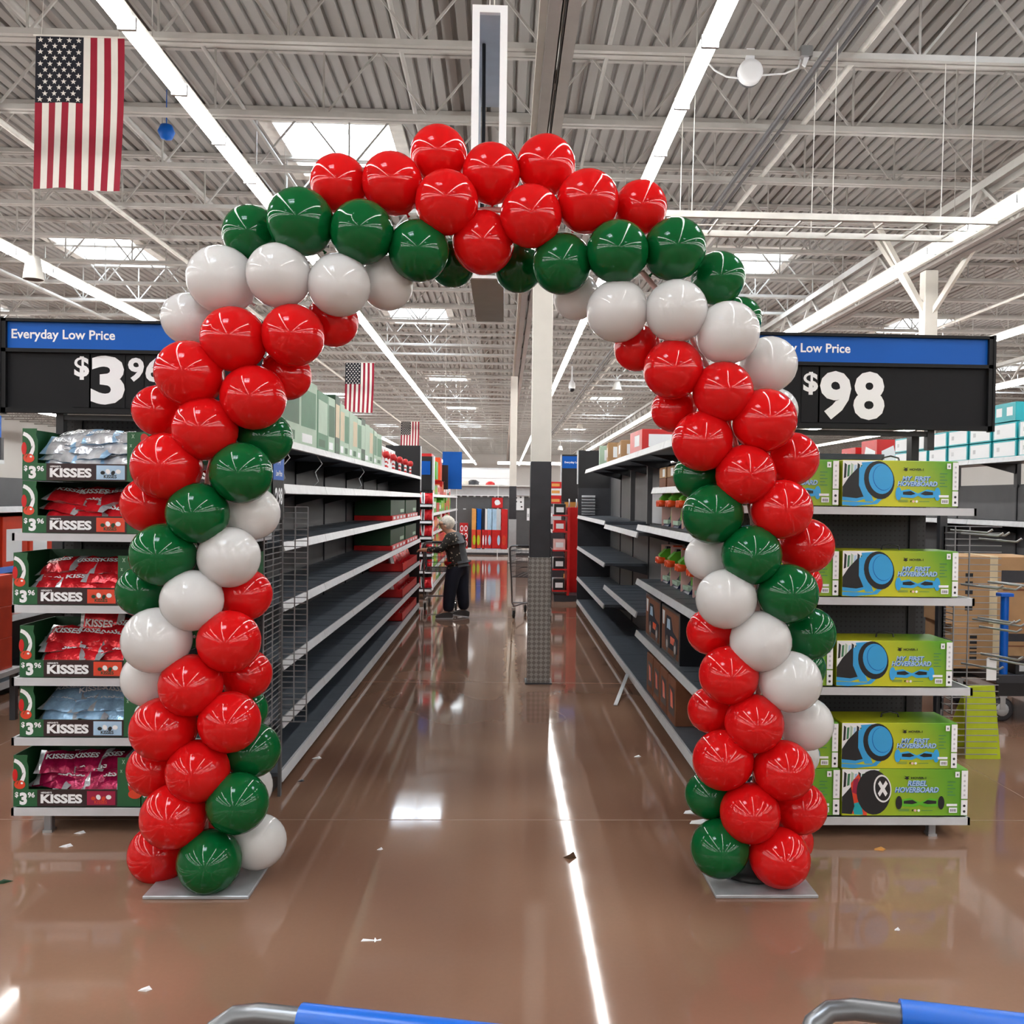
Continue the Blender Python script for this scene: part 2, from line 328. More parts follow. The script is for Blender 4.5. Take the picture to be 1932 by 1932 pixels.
# open web joists along x
j = MB()
for z0, z1, wd in ((ZT-.055, ZT-.005, .055), (ZB, ZB+.05, .05)):
    for s in (-1, 1): j.box(-XW, XW, s*.012 if s > 0 else -.012-wd, s*.012+wd if s > 0 else -.012, z0, z1-.02*(s > 0), M['steel'])
pn = 1.08
for k in range(int(-XW/pn), int(XW/pn)):
    x = k*pn+.3
    j.bar((x, 0, ZB+.03), (x, 0, ZT-.03), .018, .018, M['steel']); j.bar((x, 0, ZB+.03), (x+pn/2, 0, ZT-.03), .02, .02, M['steel']); j.bar((x, 0, ZB+.03), (x-pn/2, 0, ZT-.03), .02, .02, M['steel'])
jme = j.mesh('roof_joist')
for k in range(-24, 47): link('roof_joist', jme, ceiling, (0, YJ+k*SJ, 0))
# girders along y on columns
ZG = 4.74
for gx in (.35, 5.65, -12.4, 13.2):
    g = MB()
    for s in (-1, 1):
        g.box(gx+s*.056-.046, gx+s*.056+.046, YF, YB, ZG, ZG+.012, M['girder']); g.box(gx+s*.014-.005, gx+s*.014+.005, YF, YB, ZG, ZG+.09, M['girder'])
        g.box(gx+s*.056-.046, gx+s*.056+.046, YF, YB, ZB-.02, ZB-.005, M['girder']); g.box(gx+s*.1-.004, gx+s*.1+.004, YF, YB, ZB-.1, ZB-.005, M['steel'])
    g.box(gx-.155, gx-.105, YF, YB, ZG+.06, ZG+.12, M['cream'])
    y = YF+.5
    while y < YB-1.6:
        g.bar((gx, y, ZG+.03), (gx, y+.76, ZB-.02), .04, .04, M['steel']); g.bar((gx, y+.76, ZB-.02), (gx, y+1.523, ZG+.03), .04, .04, M['steel']); g.box(gx-.02, gx+.02, y-.06, y+.06, ZG+.012, ZG+.05, M['girder']); y += 1.523
    g.build('roof_girder', ceiling)
# pipes and conduits along y
for x, z, r, m in ((-2.98, 5.36, .018, 'white'), (-4.15, 5.7, .035, 'steel'), (-2.72, 5.6, .02, 'steel'), (-5.1, 5.34, .03, 'white'), (-1.0, 5.75, .025, 'steel'), (2.62, 5.34, .03, 'panel'), (2.72, 5.34, .018, 'panel'), (3.02, 5.5, .03, 'white'), (-8.4, 5.3, .04, 'steel'), (6.2, 5.32, .035, 'steel'), (9, 5.3, .03, 'white'), (.9, 5.7, .02, 'steel')):
    MB().tube([(x, YF, z), (x, YB, z)], r, M[m], 6).build('ceiling_pipe', ceiling)
for x0, x1, y, z in ((-9, -.2, 6.9, 5.9), (1, 9, 14.5, 5.85)): MB().tube([(x0, y, z), (x1, y, z)], .03, M['steel'], 6).build('ceiling_pipe', ceiling)

# columns
def column(x, y, label, low='diamond', top=4.735):
    c = thing('column', label, 'column', (x, y, 0)); a = .0875
    MB().bbox(-a, a, -a, a, 1.95, top, M['cream'], .006).build('upper_shaft', c)
    MB().bbox(-a-.004, a+.004, -a-.004, a+.004, 1.11, 1.95, M['dark'], .006).build('dark_cladding', c, 'dark grey wrap round the middle')
    b = MB(); b.bbox(-a-.012, a+.012, -a-.012, a+.012, .01, 1.11, M[low], .004); b.box(-a-.03, a+.03, -a-.03, a+.03, 0, .012, M['dark']); b.build('kick_cladding', c, 'diamond plate guard round the foot')
    return c
column(.325, 8.15, 'square column with cream top, dark middle and diamond plate foot, beside the aisle')
column(.235, 23.53, 'far square column before the back display wall, pale with grey foot', 'lgrey')
c = column(5.65, 12.2, 'pale column with spreading roof struts, behind the right price sign')
st = MB()
for dx, dy, dz in ((-.75, 0, 1.3), (.75, 0, 1.3), (-.35, .9, 1.3), (.5, -.9, 1.3)): st.bar((0, 0, 4.1), (dx, dy, 4.1+dz), .06, .06, M['cream'])
st.build('roof_strut', c)

# continuous strip lights
seg = .91
ln = MB(); pr = [(-.048, .055), (-.052, .02), (-.04, -.012), (.04, -.012), (.052, .02), (.048, .055)]
ln.slab(pr, .005, seg-.008, M['lamp']); lens = ln.mesh('lamp_lens')
cl = MB(); cl.box(-.054, .054, -.016, .012, -.017, .06, M['lgrey']); clip = cl.mesh('lens_clip')
LX = [(-16.5, -27, 77, 'far left strip light line, fifth left of the aisle'), (-13, -27, 77, 'strip light line low at the left edge, seen under the left price sign'), (-9.42, -27, 77, 'strip light line left of the dome speaker, over the left aisles'),
      (-5.88, -27, 77, 'strip light line at the left edge, ending above the left price sign'), (-2.33, -27, 77, 'strip light line beside the nearest flag, running behind the arch top left'),
      (1.25, -27, 77, 'strip light line right of the girder, behind the arch top right'), (4.8, -27, 77, 'strip light line sloping down to the right price sign'),
      (8.42, -27, 77, 'strip light line at the right edge above the right sign'), (12, -27, 77, 'strip light line seen right of the right price sign'), (15.6, -27, 77, 'farthest right strip light line over the white cartons')]
for x, y0, y1, lab in LX:
    t = thing('strip_light', lab, 'light', (x, y0, 4.46), 0, 'strip light lines'); nseg = int((y1-y0)/seg)
    h = MB(); h.box(-.035, .035, 0, nseg*seg, .056, .10, M['white'])
    h.build('housing', t); h = MB()
    for k in range(0, nseg, 4): h.tube([(x, y0+k*seg+.4, 4.561), (x, y0+k*seg+.4, ZB+.02)], .004, M['steel'], 4)
    ho = h.build('light_hanger', ceiling); ho['kind'] = 'stuff'
    for k in range(nseg):
        s = link('lamp_lens', lens, t, (0, k*seg, 0))
        if 29 < k < 60: link('lens_clip', clip, s)

# ================================================================== shelving
def shelf(par, y0, y1, z, xf, xb, rail='rail', rh=.045, m='slate'):
    """one shelf of a bay with its price rail; xf is the aisle edge"""
    s = 1 if xf > xb else -1; b = MB()
    lo, hi = sorted((xf-.012*s, xb)); b.box(lo, hi, y0+.004, y1-.004, z-.028, z, M[m])
    for k in (.25, .5, .75): b.box(lo+.03, hi, y0+(y1-y0)*k-.002, y0+(y1-y0)*k+.002, z, z+.0015, M['dark'])
    for yy in (y0+.006, y1-.012): b.slab([(xb, z-.028), (xf-.1*s, z-.028), (xb, z-.13)] if s > 0 else [(xb, z-.13), (xf-.1*s, z-.028), (xb, z-.028)], yy, yy+.006, M['dark'])
    o = b.build('shelf', par); r = MB()
    pr = [(xf-.016*s, z+.004), (xf-.006*s, z+.006), (xf+.008*s, z+.004-rh), (xf-.004*s, z-rh)]
    r.slab(pr if s > 0 else pr[::-1], y0+.003, y1-.003, M[rail]); r.build('price_rail', o); return o
def bay_backs(par, y0, y1, nb, xb, z0, z1, m='panel'):
    s = 1 if xb > 0 else -1; L = (y1-y0)/nb
    for k in range(nb):
        a, b_ = y0+k*L, y0+(k+1)*L; q = MB(); q.box(*sorted((xb, xb+.02*s)), a+.012, b_-.012, z0, z1, M[m])
        for zz in (.55, .95, 1.3):
            if z0 < zz < z1: q.box(*sorted((xb-.0015*s, xb)), a+.012, b_-.012, zz-.003, zz, M['dark'])
        q.build('back_panel', par)
    for k in range(nb+1):
        y = y0+k*L; MB().box(*sorted((xb-.012*s, xb+.03*s)), y-.012, y+.012, 0, z1, M['dark']).build('upright', par)
def base(par, y0, y1, nb, xf, xb, z=.105):
    s = 1 if xf > xb else -1; L = (y1-y0)/nb
    for k in range(nb):
        a, b_ = y0+k*L, y0+(k+1)*L; q = MB(); q.box(*sorted((xf-.02*s, xb)), a+.003, b_-.003, z-.02, z, M['slate'])
        o = q.build('base_deck', par); r = MB(); r.slab([(xf-.02*s, z+.003), (xf-.006*s, z+.003), (xf+.004*s, z-.05), (xf-.014*s, z-.05)] if s > 0 else [(xf-.014*s, z-.05), (xf+.004*s, z-.05), (xf-.006*s, z+.003), (xf-.02*s, z+.003)], a+.003, b_-.003, M['lgrey'])
        r.build('price_rail', o); MB().box(*sorted((xf-.05*s, xf-.06*s)), a, b_, 0, z-.02, M['darker']).build('kick_plate', par)

GX, GB = -1.19, -1.66
lg = thing('gondola_shelving', 'long emptied dark shelving run left of the aisle, green cartons on its top', 'shelving')
Y0, Y1, NB = 5.05, 13.31, 7; LB = (Y1-Y0)/NB
bay_backs(lg, Y0, Y1, NB, GB, .1, 1.95); base(lg, Y0, Y1, NB, GX, GB)
for z, rl, rh in ((1.92, 'rail', .04), (1.677, 'rail', .05), (1.36, 'rail', .045), (1.03, 'rail', .045), (.71, 'lgrey', .045), (.393, 'lgrey', .045)):
    for k in range(NB): shelf(lg, Y0+k*LB, Y0+(k+1)*LB, z, GX, GB, rl, rh)
q = MB(); q.box(GB-.04, GX-.01, Y1+.005, Y1+.03, 0, 2.37, M['darker']); q.box(GX-.012, GX+.004, Y1-.005, Y1+.035, 1.72, 2.36, M['rail']); q.build('end_panel', lg)
q = MB(); q.box(GB-.62, GB-.03, Y0-.005, Y1+.03, .06, .10, M['slate']); q.box(GB-.58, GB-.05, Y0, Y1+.03, 0, .06, M['darker']); q.build('far_side_base', lg)
for z in (.5, .95, 1.4, 1.9): MB().box(GB-.55, GB-.022, Y0, Y1, z-.03, z, M['slate']).build('far_side_shelf', lg)
# loose cords and wire loops under the top shelf
for y in (5.35, 6.3, 8.2): MB().tube([(GX-.08, y, 1.9), (GX-.05, y+.04, 1.84), (GX-.09, y+.01, 1.78), (GX-.06, y-.03, 1.72), (GX-.1, y, 1.69)], .004, M['lgrey'], 5).build('loose_cord', lg)

rg = thing('gondola_shelving', 'dark shelving run right of the aisle, mostly emptied, with stepped shelf heights', 'shelving')
RX, RB = 1.12, 1.62
bay_backs(rg, 5.2, 13.9, 7, RB, .1, 1.98); base(rg, 5.2, 13.9, 7, RX, RB, .115)
LR = (13.9-5.2)/7
for a, b_, zs in ((4, 7, (1.385, .92, .46)), (2, 4, (1.35, .68)), (0, 2, (1.72, 1.415, .963, .53))):
    for k in range(a, b_):
        for z in zs: shelf(rg, 5.2+k*LR, 5.2+(k+1)*LR, z, RX if z < 1.7 else RX+.12, RB, 'rail' if z > 1 else 'lgrey', .045)
for k in range(0, 6): shelf(rg, 5.2+k*LR, 5.2+(k+1)*LR, 2.03, RX, RB, 'rail', .05)
q = MB(); q.box(RX+.005, RB+.04, 13.905, 13.93, 0, 1.80, M['dark']); q.box(RX+.005, RB+.04, 13.935, 13.96, 1.7, 2.37, M['darker']); q.box(RX-.012, RX+.004, 13.9, 13.97, 1.86, 2.36, M['rail']); q.build('end_panel', rg)
q = MB()
for y in (9.1, 10.3): q.box(RB-.2, RB-.15, y-.03, y+.03, 1.39, 1.98, M['panel'])
q.box(RB-.06, RB-.03, 8.0, 9.9, 1.39, 1.76, M['lgrey']); q.build('divider_post', rg)
q = MB(); q.box(RX+.06, RX+.26, 13.85, 13.9, 1.40, 1.69, M['lgrey'])
for k in range(6): q.box(RX+.05, RX+.27, 13.83, 13.85, 1.42+k*.045, 1.435+k*.045, M['dark'])
q.build('label_holder_rack', rg)
q = MB(); q.box(RB+.02, RB+.7, 5.2, 13.9, .06, .1, M['slate']); q.box(RB+.05, RB+.66, 5.2, 13.9, 0, .06, M['darker']); q.build('far_side_base', rg)
for z in (.5, .95, 1.4, 1.9): MB().box(RB+.022, RB+.55, 5.2, 13.9, z-.03, z, M['slate']).build('far_side_shelf', rg)
MB().bar((RX-.02, 8.0, .1), (RX-.22, 7.2, .008), .03, .006, M['lgrey']).build('loose_rail', rg)

# ------------------------------------------------------------------ stock on the left run
cols = [('palegreen', 'green'), ('palegreen', 'midgreen'), ('midgreen', 'palegreen'), ('palegreen', 'green'), ('dgreen', 'straw'), ('palegreen', 'straw'), ('palegreen', 'midgreen'), ('palegreen', 'palegreen'), ('palegreen', 'straw'), ('palegreen', 'midgreen'), ('dgreen', 'palegreen'), ('palegreen', 'palegreen'), ('palegreen', 'straw'), ('palegreen', 'midgreen'), ('palegreen', 'midgreen')]
y = 5.1
for i, (c1, c2) in enumerate(cols):
    wd = (.52, .46, .42, .22, .2, .2, .18, .2, .2, .22, .2, .24, .24, .28, .3)[i]; h = (.42, .42, .40, .40, .44, .40, .38, .38, .37, .36, .38, .35, .34, .33, .32)[i]
    t = thing('carton', ('first', 'second', 'third', 'fourth', 'fifth', 'sixth', 'seventh', 'eighth', 'ninth', 'tenth', 'eleventh', 'twelfth', 'thirteenth', 'fourteenth', 'fifteenth')[i]+' carton from the near end on top of the left shelving run, '+('dark green' if c1 == 'dgreen' else 'green panelled' if c1 == 'midgreen' else 'pale green'), 'box', (GX-.24, y+wd/2, 1.921), R(random.uniform(-3, 3)), 'green cartons on the left top shelf')
    a = MB(); a.bbox(-.2, .2, -wd/2+.006, wd/2-.006, 0, h, M[c1], .006); a.build('carton_body', t)
    p = MB(); e = .2005
    p.add([(e, -wd*.4, h*.3), (e, wd*.4, h*.3), (e, wd*.4, h*.85), (e, -wd*.4, h*.85)], [(0, 1, 2, 3)], M[c2]); p.add([(e, -wd*.35, .03), (e, wd*.2, .03), (e, wd*.2, h*.2), (e, -wd*.35, h*.2)], [(0, 1, 2, 3)], M['ink' if i % 2 else 'green'])
    f = -wd/2+.0055; p.poly([(-.15, h*.25), (.15, h*.25), (.15, h*.9), (-.15, h*.9)], f, M[c2]); p.poly([(-.1, .04), (.05, .04), (.05, .1), (-.1, .1)], f, M['ink'])
    p.build('printed_panels', t); y += wd+.01
# red topped yard sticks and their carton
t = thing('carton', 'white carton with red dots behind the red sticks on the left top shelf', 'box', (GX-.33, 11.2, 1.921))
a = MB(); a.bbox(-.1, .1, -.9, .9, 0, .3, M['ink']); a.build('carton_body', t); a = MB()
for k in range(6): a.add([(.1005, -.75+k*.3+.1*math.cos(q*math.pi/6), .2+.07*math.sin(q*math.pi/6)) for q in range(12)], [tuple(range(12))], M['red'])
ro = a.build('red_dots', t); ro['kind'] = 'stuff'
rs = MB(); rs.lathe([(.014, 0), (.014, .13)], M['ink'], 8); rs.lathe([(.0145, .03), (.0145, .055)], M['red'], 8); rs.lathe([(.0145, .08), (.0145, .1)], M['red'], 8); rs.lathe([(.016, .13), (.036, .145), (.04, .17), (.034, .195), (.015, .208), (0, .21)], M['red'], 10); rs.lathe([(.03, 0), (.03, .012), (.012, .014)], M['dgreen'], 8)
rsm = rs.mesh('yard_stick')
for k in range(10): tag(link('yard_stick', rsm, None, (GX-.14+.03*(k % 2), 9.9+k*.33, 1.921)), ORD[k]+' red knobbed yard stick from the near end on the left top shelf', 'ornament', 'red knobbed sticks on the left top shelf')
# far bays: flat green cartons, red trays, pouches
for z, lab in ((1.36, 'second open shelf'), (1.03, 'third open shelf')):
    for k in range(2):
        y = 10.2+k*1.55
        a = MB(); a.bbox(GB+.02, GX-.03, y, y+1.45, z+.002, z+.055, M['red']); 
        for i in range(4): a.add([(GX-.0295, y+.1+i*.34, z+.015), (GX-.0295, y+.3+i*.34, z+.015), (GX-.0295, y+.3+i*.34, z+.045), (GX-.0295, y+.1+i*.34, z+.045)], [(0, 1, 2, 3)], M['ink'])
        tag(a.build('flat_tray'), ('nearer' if k == 0 else 'farther')+' flat red and white tray on the '+lab+' of the left run', 'tray', 'flat red trays at the far end of the left run')
        a = MB(); a.bbox(GB+.02, GX-.05, y+.01, y+1.44, z+.058, z+.23, M['dgreen']); a.add([(GX-.0495, y+.95, z+.08), (GX-.0495, y+1.35, z+.08), (GX-.0495, y+1.35, z+.12), (GX-.0495, y+.95, z+.12)], [(0, 1, 2, 3)], M['palegreen'])
        tag(a.build('flat_carton'), 'dark green flat carton on the '+('nearer' if k == 0 else 'farther')+' red tray, '+lab+' at left', 'box', 'dark green flat cartons on the left run')
def tray(x0, x1, y0, y1, z, h, m):
    a = MB(); t = .006
    a.box(x0, x1, y0, y1, z, z+t, m); a.box(x0, x0+t, y0, y1, z, z+h*1.6, m); a.box(x1-t, x1, y0, y1, z, z+h, m); a.box(x0, x1, y0, y0+t, z, z+h, m); a.box(x0, x1, y1-t, y1, z, z+h, m); return a
def pouch(wd, hh, th, m1, m2, nx=8, nz=6, text=None):
    """pillow pouch lying in xy, centred, with crimped ends; m2 is a printed band"""
    b = MB(); zf = lambda u, v: th/2*max(0, (1-abs(u)**3)*(1-abs(v)**2.4))**.6
    for s in (1, -1):
        vs = []; fs = []
        for i in range(nx+1):
            for k in range(nz+1):
                u, v = 2*i/nx-1, 2*k/nz-1; wob = .006*math.sin(7*u+3*v*s)+.004*math.sin(11*v+2*u)
                vs.append((u*wd/2*(1-.05*(1-abs(v))), v*hh/2*(1-.06*(1-abs(u))), s*zf(u, v)+wob*(1-abs(u))))
        f1 = []; f2 = []
        for i in range(nx):
            for k in range(nz):
                f = (i*(nz+1)+k, (i+1)*(nz+1)+k, (i+1)*(nz+1)+k+1, i*(nz+1)+k+1)
                if s < 0: f = f[::-1]
                (f2 if (i in (0, nx-1) or (k in (0, nz-1) and s < 0)) else f1).append(f)
        b.add(vs, f1, m1, True); b.add(vs, f2, m2, True)
    if text: b.text(text, -wd*.3, -hh*.1, 0, M['ink'], wd=wd*.6, bold=.03, fn=lambda p: (p[0], p[2], zf(2*p[0]/wd, 2*p[2]/hh)+.008))
    return b
pm1 = pouch(.26, .2, .09, M['bagred'], M['ink']).mesh('pouch')
for z, lab in ((.71, 'fourth open shelf'), (.393, 'fifth open shelf'), (.105, 'base deck')):
    y = 11.3
    tag(tray(GB+.03, GX-.03, y, y+1.85, z+.002, .10, M['red']).build('red_tray'), 'red cardboard tray at the far end of the '+lab+' of the left run', 'tray', 'red trays at the far end of the left run')
    for k in range(6):
        o = link('pouch', pm1, None, (GX-.17, y+.2+k*.29, z+.13)); o.rotation_euler = (R(78), R(random.uniform(-6, 6)), R(82))
        tag(o, ORD[k]+' pouch from the near end in the far red tray, '+lab+' at left', 'pouch', 'pouches in the tray on the '+lab)

# ------------------------------------------------------------------ stock on the right run
def blaster():
    t = thing('toy_blaster', 'x', 'toy', (0, 0, 0), 0, 'toy blasters in open cartons')
    c = MB(); c.slab([(-.02, 0), (.16, 0), (.16, .28), (.1, .28), (.1, .16)], -.11, .11, M['tblue']); c.box(-.03, .16, .112, .122, 0, .3, M['pink']); c.box(-.02, .02, -.1, .1, .02, .05, M['palegreen']); c.build('open_carton', t)
    b = MB(); b.slab([(-.05, .17), (.08, .15), (.1, .24), (.05, .28), (-.02, .27), (-.07, .22)], -.05, .04, M['tgreen']); b.slab([(.02, .05), (.08, .06), (.09, .16), (.03, .16)], -.03, .02, M['tgreen']); b.slab([(-.02, .22), (.03, .22), (.02, .29), (-.01, .29)], -.02, .05, M['hdark']); b.build('blaster_body', t)
    for yy in (-.045, .03): MB().lathe([(.024, 0), (.028, -.03), (.026, -.06), (.018, -.06), (.016, -.02)], M['torange'], 14, (-.03, yy, .18), 'x').build('barrel', t, 'orange barrel')
    MB().box(.03, .1, -.09, -.05, .26, .3, M['torange']).build('hang_tag', t); return t
b0 = None
for zi, (z, lab) in enumerate(((1.415, 'upper'), (.963, 'lower'))):
    for k in range(4):
        nm = ('farthest', 'second farthest', 'third farthest', 'nearest')[k]
        lab2 = nm+' green toy blaster with orange barrels in blue carton, '+lab+' right shelf'
        if b0 is None: b0 = o = blaster(); o['label'] = lab2
        else: o = dup(b0, label=lab2)
        o.location = (RX+.2, 7.35-k*.42, z+.002)
for k in range(4):
    t = thing('carton', ('farthest', 'second farthest', 'third farthest', 'nearest')[k]+' brown printed carton on the base deck of the right run', 'box', (RX+.2, 7.15-k*.31, .117), 0, 'brown cartons on the right base deck')
    a = MB(); a.bbox(-.16, .2, -.14, .15, 0, .3, M['kraft']); a.build('carton_body', t); p = MB()
    p.add([(-.1605, -.1, .05), (-.1605, .1, .05), (-.1605, .1, .24), (-.1605, -.1, .24)], [(3, 2, 1, 0)], M['choc']); p.add([(-.161, -.06, .1), (-.161, .03, .1), (-.161, .05, .22), (-.161, -.03, .2)], [(3, 2, 1, 0)], M['torange'])
    p.add([(-.1, .1505, .04), (.15, .1505, .04), (.15, .1505, .26), (-.1, .1505, .26)], [(0, 1, 2, 3)], M['pink']); p.build('printed_panels', t)
for k in range(2):
    t = thing('truck_carton', 'dark carton with a blue toy truck picture, '+('farther' if k == 0 else 'nearer')+' on the right run under the blasters', 'box', (RX+.2, 7.1-k*.75, .532), 0, 'truck cartons on the right run')
    a = MB(); a.bbox(-.15, .2, -.34, .36, 0, .34, M['hdark']); a.build('carton_body', t); p = MB(); X = -.1505
    def sp(pts, m, d=0): p.add([(X-d, -yy, zz) for yy, zz in pts], [tuple(range(len(pts)))], M[m])
    sp([(-.34, .02), (.3, .02), (.3, .32), (-.34, .32)], 'kraft'); sp([(-.2, .06), (.26, .06), (.28, .16), (.1, .19), (.02, .28), (-.16, .28), (-.22, .18)], 'navy', .0006)
    sp([(-.14, .19), (.0, .19), (-.02, .26), (-.12, .26)], 'sky', .0012); sp([(0, .1), (.16, .1), (.16, .15), (0, .15)], 'torange', .0012); sp([(-.3, .2), (-.24, .2), (-.22, .3), (-.32, .3)], 'ink', .0012)
    for cy in (-.12, .18): sp([(cy+.06*math.cos(q*math.pi/8), .08+.06*math.sin(q*math.pi/8)) for q in range(16)], 'hdark', .0018); sp([(cy+.03*math.cos(q*math.pi/8), .08+.03*math.sin(q*math.pi/8)) for q in range(16)], 'lgrey', .0024)
    p.add([(-.1, .3605, .03), (.15, .3605, .03), (.15, .3605, .3), (-.1, .3605, .3)], [(0, 1, 2, 3)], M['orange']); p.build('printed_panels', t)
for k in range(4):
    a = MB(); a.bbox(RX+.15, RX+.42, 7.2-k*.36, 7.5-k*.36, 1.722, 1.80, M['kraft']); a.bbox(RX+.15, RX+.42, 7.2-k*.36, 7.5-k*.36, 1.803, 1.885, M['cardboard']); a.box(RX+.149, RX+.15, 7.24-k*.36, 7.34-k*.36, 1.81, 1.87, M['ink'])
    tag(a.build('small_carton'), ('farthest', 'second farthest', 'third farthest', 'nearest')[k]+' brown carton pair under the right top shelf above the blasters', 'box', 'small cartons under the right top shelf')
for y, wd, h, m, nm in ((11.6, .5, .26, 'palegreen', 'green and white carton at the far end of the right top shelf'), (10.7, .7, .24, 'cardboard', 'brown carton with white label on the right top shelf'), (9.6, .6, .2, 'cardboard', 'low open cardboard carton on the right top shelf'), (8.4, .6, .22, 'red', 'red and white carton on the right top shelf near the arch')):
    t = thing('carton', nm, 'box', (RX+.26, y, 2.031), R(random.uniform(-6, 6))); a = MB(); a.bbox(-.18, .18, -wd/2, wd/2, 0, h, M[m]); a.build('carton_body', t)
    p = MB(); p.add([(-.1805, -wd*.3, h*.35), (-.1805, -wd*.3, h*.8), (-.1805, wd*.1, h*.8), (-.1805, wd*.1, h*.35)], [(0, 1, 2, 3)], M['ink']); p.poly([(-.12, h*.3), (.1, h*.3), (.1, h*.8), (-.12, h*.8)], -wd/2-.0005, M['ink']); p.build('white_label', t)

# ================================================================== end caps
def endcap(name, label, x0, x1, yf, yb, shelves, top, legs, board=None):
    t = thing(name, label, 'shelving')
    MB().box(x0+.03, x1-.03, yb, yb+.02, .08, top if board is None else board, M['peg']).build('pegboard', t)
    for x in (x0+.1, x1-.1): MB().box(x-.02, x+.02, yb-.012, yb+.05, 0, top, M['darker']).build('upright', t)
    for z in shelves:
        b = MB(); b.box(x0+.01, x1-.01, yf+.012, yb-.012, z-.022, z-.002, M['dark']); o = b.build('shelf', t); r = MB()
        r.box(x0, x1, yf, yf+.012, z-.036, z, M['lgrey']); r.box(x0, x0+.012, yf, yb-.012, z-.036, z, M['lgrey']); r.box(x1-.012, x1, yf, yb-.012, z-.036, z, M['lgrey']); r.build('front_rail', o)
    for x in legs:
        b = MB(); b.bbox(x-.018, x+.018, yf+.02, yf+.06, .012, shelves[-1]-.036, M['wire']); b.box(x-.022, x+.022, yf+.016, yf+.064, 0, .012, M['chrome']); b.build('leg', t)
    return t
zl = (1.426, 1.086, .741, .457, .123)
endcap('endcap_shelving', 'left end cap with grey shelves holding green candy trays, behind the arch', -2.31, -1.21, 4.42, 4.88, zl, 2.02, (-2.15, -1.32))
zr = (1.60, 1.164, .728, .097)
endcap('endcap_shelving', 'right end cap with grey shelves holding lime hoverboard cartons, behind the arch', 1.06, 2.285, 4.38, 4.85, zr, 2.0, (1.2, 2.11), 1.66)

def price_sign(label, x0, x1, y, zt, zb, digits, tx):
    t = thing('price_sign', label, 'sign', ((x0+x1)/2, y, zb-.02)); W = x1-x0; o = Vector(t.location)
    b = MB(); a = .022
    b.box(x0, x1, y+.03, y+.05, zb, zt, M['black']); b.box(x0, x1, y, y+.03, zt-.014, zt, M['black']); b.box(x0, x1, y, y+.03, zb, zb+.022, M['black'])
    for c in (x0, x1-a): b.box(c, c+a, y, y+.03, zb, zt, M['black'])
    hb = zt-.145; b.box(x0, x1, y, y+.03, hb-.018, hb, M['black']); b.box(x0-.012, x0, y-.004, y+.055, zb-.005, zt+.005, M['black']); b.box(x1, x1+.012, y-.004, y+.055, zb-.005, zt+.005, M['black'])
    b.build('frame', t, off=o)
    MB().box(x0+a, x1-a, y+.018, y+.03, hb, zt-.014, M['blue']).build('header_panel', t, 'blue header panel', off=o)
    MB().text('Everyday Low Price', x0+.042, hb+.035, y+.0165, M['ink'], wd=.50, bold=.02).build('header_lettering', t, 'white Everyday Low Price lettering', off=o)
    p = MB(); p.box(x0+a, x1-a, y+.022, y+.03, zb+.022, hb-.018, M['tile']); p.build('price_panel', t, off=o)
    for (s, dx, dz, h, bw, tw, gw) in digits:
        MB().box(x0+dx-.008, x0+dx+tw, y+.018, y+.022, zb+.03, hb-.022, M['tile']).build('digit_tile', t, off=o)
        MB().text(s, x0+dx, zb+dz, y+.0165, M['ink'], h=h, wd=gw, bold=bw).build('digit', t, 'white '+('dollar mark' if s == '$' else 'digit '+s), off=o)
    b = MB()
    for x in tx: b.box(x-.018, x+.018, y+.05, y+.09, zb-.10, zb+.05, M['darker'])
    b.box(min(tx), max(tx), y+.055, y+.085, zb-.03, zb-.005, M['darker']); b.build('bracket', t, off=o); return t
price_sign('hanging price sign with blue header and white $3 96, above the left candy end cap', -2.46, -1.2, 4.6, 2.468, 2.01,
           [('$', .345, .165, .115, .03, .08, .072), ('3', .425, .045, .24, .04, .165, .165), ('9', .605, .16, .118, .03, .08, .078), ('6', .69, .16, .118, .03, .08, .078)], (-2.2, -1.3))
price_sign('hanging price sign with blue header and white $98, above the right hoverboard end cap', 1.2, 2.47, 4.6, 2.472, 1.995,
           [('$', .305, .168, .115, .03, .085, .075), ('9', .39, .045, .245, .04, .165, .16), ('8', .562, .045, .245, .04, .17, .16)], (1.3, 2.18))

